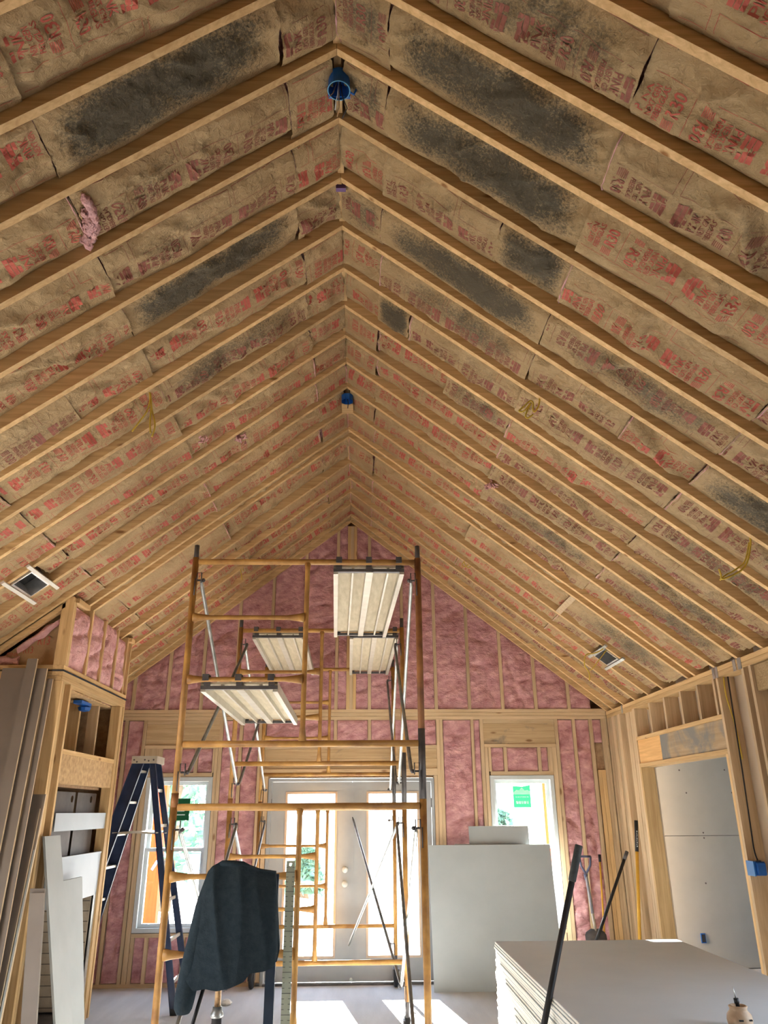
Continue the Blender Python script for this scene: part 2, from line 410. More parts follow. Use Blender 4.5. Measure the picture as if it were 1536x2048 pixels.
struct('floor', boxes((-3.4, 6.6, -3.3, 10.2, -0.06, 0)), FLOORM)
ceil = MB()
for s in (-1, 1):
    ceil.prism([(0, RZ + RD + 0.001), (s * 3.7, roofz(3.7) + RD + 0.001), (s * 3.7, roofz(3.7) + RD + 0.03), (0, RZ + RD + 0.03)], 'y', -3.3, 9.62)
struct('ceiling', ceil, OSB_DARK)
struct('ridge_board', boxes((-0.019, 0.019, -3.2, 9.5, RZ + 0.035, RZ + 0.27)), WY)

# back (gable) wall
wb_ = setting('wall_back', (0, GY, 0))
D0, D1 = GY, GY + 0.14
def back_stud(name, x0, x1, z0, z1, m=W_TAN, d0=D0): wb_.part(name, boxes((x0, x1, d0, D1, z0, z1)), m)
sh = MB()
sh.prism([(-3.4, 2.8), (3.4, 2.8), (3.4, roofz(3.4) + RD), (0, RZ + RD), (-3.4, roofz(3.4) + RD)], 'y', 9.545, 9.565)
for x0, x1, z0, z1 in [(-3.4, -2.34, 0, 2.8), (-2.34, -1.58, 2.115, 2.8), (-2.34, -1.58, 0, 0.54), (-1.58, -0.93, 0, 2.8), (-0.93, 1.0, 2.10, 2.8),
                       (1.0, 1.66, 0, 2.8), (1.66, 2.42, 2.115, 2.8), (1.66, 2.42, 0, 0.54), (2.42, 3.4, 0, 2.8)]:
    sh.box(x0, x1, 9.545, 9.565, z0, z1)
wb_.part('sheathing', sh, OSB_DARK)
GX = [1.056 + 0.4064 * k for k in range(-9, 5)]
for x in GX:
    if abs(x) > 2.95: continue
    m = MB(); t0, t1 = roofz(x - 0.019) + 0.06, roofz(x + 0.019) + 0.06
    m.prism([(x - 0.019, 2.878), (x + 0.019, 2.878), (x + 0.019, t1), (x - 0.019, t0)], 'y', D0, D1)
    wb_.part('gable_stud', m, W_TAN)
for x0, x1, m in ((-0.04, 0.0, WZ), (0.0, 0.038, W_TAN), (0.04, 0.078, WZ)): back_stud('ridge_post', x0, x1, 2.878, RZ - 0.05, m)
for z0, z1 in ((2.84, 2.878), (2.798, 2.837), (2.755, 2.795)):
    wb_.part('top_plate', boxes((-3.12, 3.12, D0, D1, z0, z1)), W_TANX)
for x0, x1 in ((-3.12, -0.985), (1.045, 3.12)): wb_.part('bottom_plate', boxes((x0, x1, D0, D1, 0, 0.038)), W_TANX)
for x0, x1 in [(-3.12, -3.08), (-2.665, -2.627), (-2.443, -2.405), (-1.537, -1.50), (-1.302, -1.264), (-1.072, -1.034), (-1.031, -0.993), (1.046, 1.084), (1.086, 1.124),
               (1.465, 1.497), (1.572, 1.612), (2.48, 2.518), (2.698, 2.732), (2.902, 2.942), (3.05, 3.086), (3.088, 3.12)]:
    back_stud('stud', x0, x1, 0.038, 2.755)
for x0, x1, z1 in [(-2.397, -2.345, 2.43), (-1.577, -1.54, 2.43), (-0.983, -0.936, 2.12), (1.005, 1.043, 2.12), (1.616, 1.656, 2.43), (2.427, 2.476, 2.43)]:
    back_stud('trimmer_stud', x0, x1, 0.038, z1)
for x0, x1, z0, z1 in [(2.955, 2.995, 0.038, 2.17), (2.998, 3.046, 0.038, 2.17)]: back_stud('corner_stud', x0, x1, z0, z1, WZ)
wb_.part('blocking_panel', boxes((2.952, 3.046, D0 + 0.03, D1, 2.172, 2.478)), OSB_DARK)
for x0, x1 in ((-2.403, -1.539), (1.614, 2.478)):
    wb_.part('header_plate', boxes((x0, x1, D0, D1, 2.712, 2.754)), W_TANX)
    wb_.part('header', boxes((x0, x1, D0 + 0.012, D1, 2.47, 2.711)), W_HEADER)
    wb_.part('header_plate', boxes((x0, x1, D0, D1, 2.431, 2.469)), W_TANX)
    a = x0 + 0.062; b = x1 - 0.053
    wb_.part('header_plate', boxes((a, b, D0, D1, 2.118, 2.160)), W_TANX)
    wb_.part('sill_plate', boxes((a, b, D0, D1, 0.47, 0.508)), W_TANX)
for x0, x1 in [(-2.343, -2.19), (-2.022, -1.988), (-1.812, -1.774), (-1.60, -1.579), (1.66, 1.692), (1.842, 1.88), (2.25, 2.288), (2.372, 2.425)]:
    back_stud('cripple_stud', x0, x1, 2.16, 2.43)
for x0, x1 in [(-2.34, -2.302), (-2.19, -2.152), (-1.79, -1.752), (-1.62, -1.582), (1.66, 1.698), (1.87, 1.906), (2.38, 2.418)]:
    back_stud('cripple_stud', x0, x1, 0.038, 0.469)
wb_.part('header_plate', boxes((-0.99, 1.045, D0, D1, 2.421, 2.46)), W_TANX)
wb_.part('header', boxes((-0.99, 1.045, D0 + 0.008, D1, 2.31, 2.419)), W_HEADER)
wb_.part('header', boxes((-0.99, 1.045, D0 + 0.014, D1, 2.198, 2.308)), W_HEADER)
wb_.part('header_plate', boxes((-0.99, 1.045, D0, D1, 2.122, 2.196)), W_TANX)
for k in (-4, -3, -2, -1):
    x = 1.056 + 0.4064 * k; back_stud('cripple_stud', x - 0.019, x + 0.019, 2.46, 2.755)

# right wall
wr_ = setting('wall_right', (WR, 4, 0))
X0, X1 = WR, WR + 0.14
def right_stud(name, y0, y1, z0=0.038, z1=2.757, m=W_TAN, x0=X0): wr_.part(name, boxes((x0, X1, y0, y1, z0, z1)), m)
sh = MB()
for y0, y1, z0, z1 in [(-3.3, 2.4, 0, 3.1), (2.4, 4.2, 0, 0.9), (2.4, 4.2, 1.9, 3.1), (4.2, 6.40, 0, 3.1), (8.40, 9.56, 0, 3.1), (6.40, 8.40, 2.145, 3.1)]: sh.box(X1 + 0.002, X1 + 0.015, y0, y1, z0, z1)  # gap out of view is an added opening that lets daylight in
wr_.part('wall_backing', sh, GYP_BACK)
wr_.part('top_plate', boxes((X0, X1, -3.2, 9.39, 2.80, 2.838)), WY)
wr_.part('top_plate', boxes((X0, X1, -3.2, 9.39, 2.758, 2.797)), WY)
for y0, y1 in ((-3.2, 6.36), (8.44, 9.39)): wr_.part('bottom_plate', boxes((X0, X1, y0, y1, 0, 0.037)), WY)
for y0, y1, dx in ((9.30, 9.385, 0), (9.205, 9.297, 0.003), (9.11, 9.203, 0), (9.0, 9.107, 0.012), (8.915, 8.998, 0.0), (8.72, 8.845, 0.05), (8.60, 8.717, 0.055), (8.483, 8.597, 0.05)):
    right_stud('corner_lumber', y0, y1, x0=X0 + dx, m=W_TAN)
for y in (6.322, 5.866, 5.75, 5.40, 4.95, 4.5): right_stud('stud', y, y + 0.038)
right_stud('stud', 8.442, 8.48); right_stud('trimmer_stud', 8.402, 8.44, 0.038, 2.146, WZ); right_stud('trimmer_stud', 6.362, 6.40, 0.0, 2.146, WZ)
for y in (7.93, 7.525, 7.118, 6.737, 6.40): right_stud('cripple_stud', y, y + 0.036, 2.462, 2.757)
right_stud('cripple_stud', 8.402, 8.44, 2.462, 2.757)
wr_.part('header_plate', boxes((X0, X1, 6.362, 8.44, 2.424, 2.46)), WY)
wr_.part('header', boxes((X0 + 0.012, X1, 6.362, 7.80, 2.188, 2.422)), W_BLUE)
wr_.part('header', boxes((X0 + 0.012, X1, 7.802, 8.44, 2.188, 2.422)), W_ORANGE)
wr_.part('header_plate', boxes((X0, X1, 6.362, 8.44, 2.148, 2.186)), WY)
for y0, y1 in ((6.30, 6.345), (6.355, 6.40), (5.97, 6.02), (5.88, 5.94), (8.77, 8.81)):
    wr_.part('nail_plate', boxes((X0 - 0.004, X0 - 0.001, y0, y1, 2.752, 2.842)), STEEL)
wr_.part('joint_tape', boxes((X1 - 0.004, X1, 5.0, 6.2, 1.365, 1.375)), GYP_EDGE)
wr_.part('insulation_flap', boxes((X0 + 0.02, X0 + 0.05, 5.45, 5.74, 2.56, 2.75)), K0)

# hall behind the right wall: two drywall sheets seen through the doorway
hall = setting('wall_hall', (4.4, 10.0, 0))
hall.part('drywall_panel', boxes((3.28, 6.4, 10.0, 10.02, 0.01, 1.423)), GYP)
hall.part('drywall_panel', boxes((3.28, 6.4, 10.0, 10.02, 1.429, 2.78)), GYP)
hall.part('seam_backing', boxes((3.28, 6.4, 10.021, 10.04, 1.3, 1.55), (3.28, 6.4, 10.021, 10.04, 0, 0.1)), DARKSTEEL)  # added dark filler that keeps light from leaking through the seam
sc = MB()
for x, z in ((4.17, 2.19), (4.22, 1.92), (4.80, 1.92), (4.36, 1.46), (4.36, 1.40), (4.92, 1.46), (4.93, 1.40), (4.75, 2.19), (4.30, 0.9), (4.9, 0.9)):
    sc.lathe([(0.010, 0), (0.010, 0.003)], (x, 9.9975, z), 8, (0, 1, 0))
hall.part('screw_heads', sc, DARKSTEEL)
ob = hall.part('outlet_opening', boxes((4.145, 4.20, 9.985, 9.999, 0.27, 0.37)), BLUE)
hall.sub(ob, 'outlet_hole', boxes((4.152, 4.193, 9.982, 9.9845, 0.28, 0.36)), BLACK)
m = MB(); m.box(3.28, 6.4, 4.5, 10.02, 2.78, 2.80); m.box(6.4, 6.42, 4.5, 7.2, 0, 2.8); m.box(6.4, 6.42, 8.0, 10.02, 0, 2.8); m.box(6.4, 6.42, 7.2, 8.0, 0, 0.9); m.box(6.4, 6.42, 7.2, 8.0, 1.9, 2.8)
m.box(3.28, 6.4, 4.48, 4.5, 0, 2.8)
hall.part('hall_shell', m, GYP)

# walls that only the light and other viewpoints see
m = MB()
for y0, y1, z0, z1 in [(-3.3, 2.4, 0, 3.1), (2.4, 4.4, 2.0, 3.1), (4.4, 9.56, 0, 3.1)]: m.box(-3.28, -3.265, y0, y1, z0, z1)  # gap left here is an added, unseen opening for daylight
wl_ = setting('wall_left', (-WR, 3, 0))
wl_.part('sheathing', m, OSB)
wl_.part('top_plate', boxes((-WR - 0.14, -WR, -3.2, 6.39, 2.80, 2.838)), WY); wl_.part('top_plate', boxes((-WR - 0.14, -WR, -3.2, 6.39, 2.758, 2.797)), WY)
for k in range(24):
    y = -3.1 + 0.4064 * k
    if y > 6.3 or 2.35 < y < 4.4: continue
    wl_.part('stud', boxes((-WR - 0.14, -WR, y, y + 0.038, 0, 2.757)), W_TAN)
m = MB()
m.prism([(-3.4, 2.4), (3.4, 2.4), (3.4, roofz(3.4) + RD), (0, RZ + RD), (-3.4, roofz(3.4) + RD)], 'y', -3.26, -3.24)
for x0, x1, z0, z1 in [(-3.4, -0.9, 0, 2.4), (2.1, 3.4, 0, 2.4), (-0.9, 2.1, 0, 2.4)]: m.box(x0, x1, -3.26, -3.24, z0, z1)
struct('wall_front', m, OSB)

# framed chimney chase that stands out from the left wall
ch = setting('wall_chimney', (-2.33, 6.4, 0))
CX = -2.33; CB = -2.42
def ch_face(name, y0, y1, z0, z1, m=WZ, x0=CB, x1=CX): return ch.part(name, boxes((x0, x1, y0, y1, z0, z1)), m)
for y0, y1 in ((6.40, 6.438), (6.441, 6.479), (8.085, 8.123), (8.162, 8.20)): ch_face('stud', y0, y1, 0.0, 2.75)
for y0, y1 in ((6.61, 6.648), (8.045, 8.083)): ch_face('trimmer_stud', y0, y1, 0.0, 2.75)
ch_face('header_plate', 6.65, 8.044, 2.19, 2.228, WY)
ch_face('header_panel', 6.648, 8.046, 1.962, 2.189, OSB, CB, CX - 0.006)
ch_face('top_plate', 6.40, 8.20, 2.752, 2.788, WY); ch_face('top_plate', 6.40, 8.20, 2.790, 2.827, WY)
ch_face('membrane_strip', 6.395, 8.205, 2.828, 2.840, FELT, CB, CX + 0.006)
ch_face('top_plate', 6.40, 8.20, 2.841, 2.878, WY)
ztop = roofz(CX) - 0.0
for y0, y1 in ((6.40, 6.46), (6.905, 6.943), (7.295, 7.33), (7.70, 7.735), (8.04, 8.075), (8.165, 8.20)): ch_face('upper_stud', y0, y1, 2.879, ztop - 0.005)
ch_face('blocking', 6.46, 6.74, ztop - 0.045, ztop - 0.006, WY, CX - 0.09, CX + 0.03); ch_face('blocking', 8.075, 8.19, ztop - 0.045, ztop - 0.006, WY, CX - 0.09, CX + 0.03)
ch_face('corner_post', 6.40, 6.46, 2.879, ztop - 0.05, WZ, CX - 0.002, CX + 0.012)
# side that faces the camera
for x0, x1 in ((-2.50, -2.462), (-2.56, -2.522), (-2.66, -2.622), (-2.90, -2.862)): ch.part('stud', boxes((x0, x1, 6.40, 6.489, 0, 2.752)), W_TAN)
ch.part('top_plate', boxes((-3.2, CX - 0.092, 6.40, 6.489, 2.752, 2.788)), WX); ch.part('top_plate', boxes((-3.2, CX - 0.092, 6.40, 6.489, 2.79, 2.827)), WX)
ch.part('top_plate', boxes((-3.2, CX - 0.092, 6.40, 6.489, 2.841, 2.878)), WX)
ch.part('side_backing', boxes((-3.26, -2.425, 6.53, 6.545, 0, 2.75)), OSB_DARK)
m = MB(); m.prism([(CX - 0.062, roofz(CX - 0.062) - 0.05), (CX - 0.062, roofz(CX - 0.062) - 0.001), (-3.2, roofz(3.2) - 0.001), (-3.2, roofz(3.2) - 0.05)], 'y', 6.40, 6.46)
ch.part('sloped_plate', m, WX)
# inside of the niche and its back
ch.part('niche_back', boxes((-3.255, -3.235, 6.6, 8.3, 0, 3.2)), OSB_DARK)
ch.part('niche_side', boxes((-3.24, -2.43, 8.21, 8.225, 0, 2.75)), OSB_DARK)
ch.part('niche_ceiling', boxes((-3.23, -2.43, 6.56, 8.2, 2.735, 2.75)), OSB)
for x0, x1, y0, y1, m in ((-2.60, -2.46, 6.84, 6.93, WZ), (-2.74, -2.65, 7.24, 7.278, WZ), (-2.74, -2.60, 7.66, 7.70, WZ), (-2.60, -2.50, 7.90, 7.94, W_TAN)):
    ch.part('niche_post', boxes((x0, x1, y0, y1, 1.965, 2.734)), m)
ch.part('niche_board', boxes((-2.78, -2.76, 7.0, 7.45, 1.965, 2.45)), OSB); ch.part('niche_board', boxes((-2.80, -2.78, 7.45, 7.90, 1.965, 2.40)), OSB)
ch.part('niche_shelf', boxes((-3.2, -2.44, 6.66, 8.03, 1.94, 1.962)), OSB_DARK)

# windows
def window(name, x0, x1, z0, z1):
    w = setting(name, ((x0 + x1) / 2, 9.45, z0))
    def ring(a0, a1, b0, b1, t, y0, y1):
        m = MB(); m.box(a0, a0 + t, y0, y1, b0, b1); m.box(a1 - t, a1, y0, y1, b0, b1); m.box(a0 + t, a1 - t, y0, y1, b1 - t, b1); m.box(a0 + t, a1 - t, y0, y1, b0, b0 + t); return m
    w.part('window_frame', ring(x0 + 0.004, x1 - 0.004, z0 + 0.004, z1 - 0.004, 0.045, 9.405, 9.54), WHITE)
    zm = 1.338
    for nm, b0, b1, y0 in (('upper_sash', zm - 0.02, z1 - 0.05, 9.50), ('lower_sash', z0 + 0.05, zm + 0.02, 9.455)):
        s = w.part(nm, ring(x0 + 0.05, x1 - 0.05, b0, b1, 0.038, y0, y0 + 0.03), WHITE)
        w.sub(s, 'pane', boxes((x0 + 0.09, x1 - 0.09, y0 + 0.012, y0 + 0.018, b0 + 0.04, b1 - 0.04)), GLASS)
    return w
w1 = window('window_1', -2.345, -1.577, 0.51, 2.117)
w2 = window('window_2', 1.657, 2.425, 0.51, 2.117)
def decal(x0, x1, z0, z1, y): return boxes((x0, x1, y - 0.0012, y, z0, z1))
s = w1.part('green_sticker', decal(-2.071, -1.843, 1.645, 1.882, 9.510), LABELD, label='dark green square sticker')
w1.sub(s, 'sticker_print', boxes((-2.03, -1.90, 9.5068, 9.508, 1.74, 1.755), (-2.03, -1.89, 9.5068, 9.508, 1.70, 1.712)), LABELW)
w1.part('grey_sticker', decal(-1.829, -1.665, 1.126, 1.30, 9.465), LABELGREY, label='grey paper label')
m = MB(); m.add([(-2.213, 9.463, 1.14), (-2.19, 9.463, 1.125), (-2.135, 9.463, 1.215), (-2.158, 9.463, 1.232)], [(0, 1, 2, 3)])
w1.part('blue_tape', m, TAPE, label='strip of blue tape')
m = MB(); m.add([(1.945, 9.5098, 1.76), (2.151, 9.5098, 1.76), (2.151, 9.5098, 2.01), (2.06, 9.5098, 1.992), (1.945, 9.5098, 2.0)], [(0, 1, 2, 3, 4)])
s = w2.part('green_sticker', m, LABELG, label='bright green sticker with a white peak and lettering')
m = MB(); y = 9.5085
m.add([(1.945, y, 1.925), (1.985, y, 1.955), (2.02, y, 1.95), (2.05, y, 1.985), (2.085, y, 1.95), (2.12, y, 1.955), (2.151, y, 1.935), (2.151, y, 1.905), (1.945, y, 1.905)], [tuple(range(9))])
for k in range(7): m.box(1.972 + k * 0.023, 1.987 + k * 0.023, y - 0.001, y, 1.872, 1.884)
for k in range(5): m.box(1.975 + k * 0.031, 1.999 + k * 0.031, y - 0.001, y, 1.80, 1.832)
w2.sub(s, 'sticker_print', m, LABELW)
m = MB(); m.box(2.185, 2.215, 9.5088, 9.51, 1.80, 1.98); w2.part('clear_label', m, LABELW)

# double glass door
dr = setting('door_1', (0.04, 9.42, 0))
m = MB(); m.box(-0.93, -0.892, 9.40, 9.54, 0.0, 2.092); m.box(0.968, 1.0, 9.40, 9.54, 0.0, 2.092); m.box(-0.892, 0.968, 9.40, 9.54, 2.058, 2.092)
dr.part('door_frame', m, DOORW)
dr.part('threshold', boxes((-0.90, 0.975, 9.385, 9.55, 0.0, 0.022)), DARKSTEEL)
for x0, x1, g0, g1 in ((-0.888, 0.043, -0.705, -0.15), (0.050, 0.964, 0.232, 0.800)):
    m = MB(); y0, y1 = 9.43, 9.475; z0, z1 = 0.028, 2.055; a, b = 0.270, 1.925
    m.box(x0, g0, y0, y1, z0, z1); m.box(g1, x1, y0, y1, z0, z1); m.box(g0, g1, y0, y1, z0, a); m.box(g0, g1, y0, y1, b, z1)
    lf = dr.part('door_leaf', m, DOORW)
    t = MB(); q = 0.022
    t.box(g0 - q, g0 + 0.004, y0 - 0.008, y0, a - q, b + q); t.box(g1 - 0.004, g1 + q, y0 - 0.008, y0, a - q, b + q); t.box(g0, g1, y0 - 0.008, y0, b - 0.004, b + q); t.box(g0, g1, y0 - 0.008, y0, a - q, a + 0.004)
    dr.sub(lf, 'glazing_trim', t, BEIGE)
    dr.sub(lf, 'pane', boxes((g0, g1, 9.45, 9.456, a, b)), GLASS)
    for z in (0.25, 1.04, 1.82):
        hx = x0 - 0.006 if x0 < 0 else x1 + 0.006
        dr.sub(lf, 'hinge', MB().tube([(hx, 9.425, z - 0.05), (hx, 9.425, z + 0.05)], 0.008, 8), DARKSTEEL)
    if x0 < 0:
        for nm, z, r in (('deadbolt', 1.12, 0.03), ('door_knob', 0.974, 0.03)):
            dr.sub(lf, nm, MB().lathe([(r + 0.004, 0), (r + 0.004, 0.006), (0.012, 0.01), (0.012, 0.03), (r * 0.8, 0.035), (r, 0.05), (r * 0.8, 0.062), (0.001, 0.066)], (-0.03, 9.43, z), 18, (0, -1, 0)), WHITE, True)
    else:
        dr.sub(lf, 'astragal', boxes((0.036, 0.062, 9.418, 9.4295, 0.03, 2.05)), DOORW)
        dr.sub(lf, 'flush_bolt', MB().lathe([(0.018, 0), (0.018, 0.012), (0.006, 0.02)], (0.048, 9.42, 0.05), 12, (0, -1, 0)), WHITE)

# outside: porch and its posts
struct('porch_floor', boxes((-4.5, 4.5, 9.6, 12.6, -0.22, -0.1)), DECKM)
for x, lab in ((-2.78, 'orange cedar porch post outside the left window'), (2.93, 'orange cedar porch post outside the right window')):
    m = MB(); m.box(x - 0.085, x + 0.085, 11.92, 12.08, -0.1, 3.4)
    single('porch_post', m, CEDAR, lab, 'post')
# ------------------------------------------------------------------ rafters
def on_left(s): return 'left' if s < 0 else 'right'
for i, y in enumerate(RAFT):
    k = len(RAFT) - 1 - i
    for s in (-1, 1):
        n = 14; L = 3.35
        prof = [(s * 0.0015, RZ), (s * L, roofz(L)), (s * L, roofz(L) + RD), (s * 0.0015, RZ + RD)]
        m = MB().prism(prof, 'y', y, y + RW)
        lab = f'pine rafter on the {on_left(s)} slope, ' + ('tight against the pink gable wall' if k == 0 else f'{ORD[k]} out from the pink gable wall')
        o = obj('rafter', m, wood('rafter_lumber', (0.50, 0.31, 0.13), (0.76, 0.525, 0.265), 'x'), None, (s * WR, y, roofz(WR)))
        tag(o, lab, 'rafter', f'rafters of the {on_left(s)} slope')

# ------------------------------------------------------------------ printed kraft-faced batts between the rafters
def glyphs(txt, h, w=None, bold=0.0):
    cu_ = bpy.data.curves.new('t', 'FONT'); cu_.body = txt; cu_.size = 1.0; cu_.resolution_u = 2; cu_.offset = bold
    o = bpy.data.objects.new('t', cu_); C.objects.link(o)
    bpy.context.view_layer.update()
    me = bpy.data.meshes.new_from_object(o.evaluated_get(bpy.context.evaluated_depsgraph_get()))
    v = np.array([q.co[:2] for q in me.vertices]); f = [tuple(p.vertices) for p in me.polygons]
    bpy.data.objects.remove(o); bpy.data.curves.remove(cu_); bpy.data.meshes.remove(me)
    v -= (v.max(0) + v.min(0)) / 2; ext = v.max(0) - v.min(0)
    sy = h / ext[1]; sx = (w / ext[0]) if w else sy
    return v * [sx, sy], f
def merge(parts):
    vs = []; fs = []
    for (v, f), (dx, dy) in parts:
        k = sum(len(q) for q in vs); vs.append(v + [dx, dy]); fs += [tuple(i + k for i in q) for q in f]
    return np.concatenate(vs), fs
def quadpatch(w, h, nx, ny):
    xs = np.linspace(-w / 2, w / 2, nx + 1); ys = np.linspace(-h / 2, h / 2, ny + 1)
    v = np.array([(x, y) for y in ys for x in xs]); f = [(j * (nx + 1) + i, j * (nx + 1) + i + 1, (j + 1) * (nx + 1) + i + 1, (j + 1) * (nx + 1) + i) for j in range(ny) for i in range(nx)]
    return v, f
# half a block, top line first: emblem, PINK, NEXT GEN, FIBERGLAS, R30  (x across the sheet, y up towards the emblem)
HALF = merge([(quadpatch(0.11, 0.022, 6, 2), (0, 0.020)), (quadpatch(0.11, 0.020, 6, 2), (0, -0.004)), (quadpatch(0.045, 0.016, 3, 1), (-0.03, -0.026)), (quadpatch(0.035, 0.016, 2, 1), (0.035, -0.026)),
              (glyphs('PINK', 0.040, 0.105, 0.012), (0, -0.066)), (glyphs('NEXT GEN', 0.027, 0.115, 0.012), (0, -0.108)), (glyphs('FIBERGLAS', 0.027, 0.132, 0.012), (0, -0.142)),
              *[(quadpatch(0.042, 0.0045, 2, 1), (-0.058, -0.178 - 0.0085 * q_)) for q_ in range(6)], (glyphs('R30', 0.058, 0.088, 0.014), (0.022, -0.203))])
def batt(s, y0, y1, x0, x1, seed, level, lab, grp, fold=0.0, edge=None):
    """one batt on slope S between |x| = x0..x1 and rafters y0..y1: kraft facing with its print, pink fiberglass behind"""
    rg = np.random.RandomState(seed * 7 + 11)
    W = y1 - y0 - 0.006; U0 = x0 / CT; L = (x1 - x0) / CT; ya = y0 + 0.003
    narrow = W < 0.2
    e0 = edge if edge is not None else rg.uniform(0.052, 0.080); bulge = rg.uniform(0.024, 0.050) * (0.3 if narrow else 1); tilt = rg.uniform(-0.016, 0.016)
    fa = rg.uniform(-0.9, 0.9); fo = rg.uniform(0.3, 0.7) * L; fh = fold if fold else rg.uniform(0.0, 0.016); lip0 = rg.uniform(0.004, 0.022); lip1 = rg.uniform(-0.012, 0.004)
    def rec(u, v):
        t = np.abs(2 * v - 1)
        r = e0 - bulge * (1 - t ** 2.6) + tilt * (2 * v - 1) * (1 - t ** 6)
        soft = 1 - t ** 4
        r = r + soft * (0.066 * fbm(u * 2.6, v * 1.6, seed) + 0.044 * fbm(u * 7, v * 3.4, seed + 9)) + 0.055 * fbm(u * 2.4, v * 1.1 + 2, seed + 14, 2)
        r = r - soft * 0.010 * ridge(u * 14 + v * 3, v * 5 - u * 4, seed + 17) ** 5
        r = r - soft * 0.022 * ridge(u * 3.1 + v * 1.9, v * 2.2 - u * 0.7, seed + 3) ** 7 - soft * 0.014 * ridge(u * 7.3 - v * 2.9, v * 3.1 + u, seed + 5) ** 6
        d = (u - fo) + fa * (v - 0.5) * 0.9
        r = r - soft * fh * np.exp(-(d / 0.045) ** 2) + soft * fh * 0.8 * np.exp(-((d - 0.09) / 0.06) ** 2)
        r = r - lip0 * np.exp(-u / 0.035) * soft - lip1 * np.exp(-(L - u) / 0.035) * soft
        return np.clip(r, 0.002, 0.2)
    def place(u, v, off=0.0):
        r = rec(u, v) - off; uu = U0 + u
        return s * np.maximum(uu * CT + r * ST, 0.0012), ya + v * W, RZ - uu * ST + r * CT
    nu = max(8, int(L / 0.016)); nv = max(6, int(W / 0.016))
    u = np.linspace(0, 1, nu + 1)[:, None] * np.ones((1, nv + 1)); v = np.linspace(0, 1, nv + 1)[None, :] * np.ones((nu + 1, 1))
    # ragged torn ends
    e_lo = 0.018 * fbm(v * 5, v * 0 + 1.5, seed + 21); e_hi = 0.018 * fbm(v * 5, v * 0 + 4.5, seed + 22)
    uu = (0.001 + 0.35 * np.abs(e_lo)) * (1 - u) + (L - 0.001 - 0.25 * np.abs(e_hi)) * u
    X, Y, Z = place(uu, v)
    xc = s * (x0 + x1) / 2
    t = Node('insulation_batt', (xc, (y0 + y1) / 2, roofz(xc)), lab, 'insulation', grp)
    g = MB().grid(X, Y, Z)
    if s > 0: g.f = [tuple(reversed(q)) for q in g.f]
    K = (K0, K1, K2, K3)[level]
    t.part('kraft_facing', g, K, True, np.stack([u.ravel(), v.ravel()], 1))
    c = MB(); a, b = max(U0, 0.0) + 0.002, U0 + L - 0.002; r0, r1 = e0 + 0.05, 0.225
    P = lambda q, r, y: (s * (q * CT + r * ST), y, RZ - q * ST + r * CT)
    ym, yM = ya + 0.002, ya + W - 0.002
    c.add([P(a, r0, ym), P(b, r0, ym), P(b, r0, yM), P(a, r0, yM), P(a, r1, ym), P(b, r1, ym), P(b, r1, yM), P(a, r1, yM)],
          [(0, 3, 2, 1), (4, 5, 6, 7), (0, 1, 5, 4), (1, 2, 6, 5), (2, 3, 7, 6), (3, 0, 4, 7)])
    t.part('fiberglass_core', c, PINK_PALE)
    if rg.rand() < 0.30 and not narrow and L > 0.3:
        va_ = np.linspace(0.03, 0.97, 22); x, y, z = place(0.010 + 0.35 * np.abs(0.018 * fbm(va_ * 5, va_ * 0 + 1.5, seed + 21)), va_, 0.002)
        t.part('torn_edge', MB().tube(list(zip(x.tolist(), y.tolist(), z.tolist())), (0.001 + 0.006 * vnoise(va_ * 9, va_ * 0, seed) ** 2).tolist(), 6), PINK_PALE, True)
    if level < 3 and not narrow and L > 0.2:
        pv = []; pf = []; vc = 0.66 if rg.rand() < 0.6 else 0.40; off = rg.uniform(-0.3, 0.3); per = 0.64
        def put(hv, hf, u0, sg):
            k = len(pv)
            # up vector runs along -u (sg=1) or +u (sg=-1); right vector keeps the lettering readable from below
            U = u0 - sg * hv[:, 1]; V = vc - (sg * s) * hv[:, 0] / W
            ok = (U > 0.012) & (U < L - 0.012) & (V > 0.03) & (V < 0.97)
            x, y, z = place(np.clip(U, 0, L), np.clip(V, 0, 1), 0.0022)
            pv.extend(zip(x.tolist(), y.tolist(), z.tolist()))
            for q in hf:
                if all(ok[i] for i in q): pf.append(tuple(i + k for i in (q if s * 1 > 0 else q)))
        for kk in range(-1, int(L / per) + 2):
            b0 = off + kk * per
            put(HALF[0], HALF[1], b0 + 0.03, 1); put(HALF[0], HALF[1], b0 + 0.56, -1)
            def line(ua, ub, va, vb, w=0.0022):
                n_ = 12; uu_ = np.linspace(ua, ub, n_); vv_ = np.linspace(va, vb, n_)
                if abs(ub - ua) > 1e-6: q = np.concatenate([np.stack([np.zeros(n_), -uu_], 1)]); A = np.stack([uu_, vv_ - w / W / 2], 1); B = np.stack([uu_, vv_ + w / W / 2], 1)
                else: A = np.stack([uu_ - w / 2, vv_], 1); B = np.stack([uu_ + w / 2, vv_], 1)
                k = len(pv)
                for p_ in (A, B):
                    x, y, z = place(np.clip(p_[:, 0], 0, L), np.clip(p_[:, 1], 0, 1), 0.0022); pv.extend(zip(x.tolist(), y.tolist(), z.tolist()))
                for i in range(n_ - 1):
                    if 0.01 < A[i, 0] < L - 0.01 and 0.01 < A[i + 1, 0] < L - 0.01: pf.append((k + i, k + i + 1, k + n_ + i + 1, k + n_ + i))
            va, vb = vc - 0.24, vc + 0.24
            line(b0 + 0.295, b0 + 0.295, va, vb); oth = va - 0.03 if vc > 0.5 else vb + 0.03; far = 0.08 if vc > 0.5 else 0.92
            line(b0 - 0.01, b0 + 0.60, oth, oth); line(b0 - 0.01, b0 + 0.60, far, far); line(b0 - 0.01, b0 - 0.01, oth, far); line(b0 + 0.60, b0 + 0.60, oth, far)
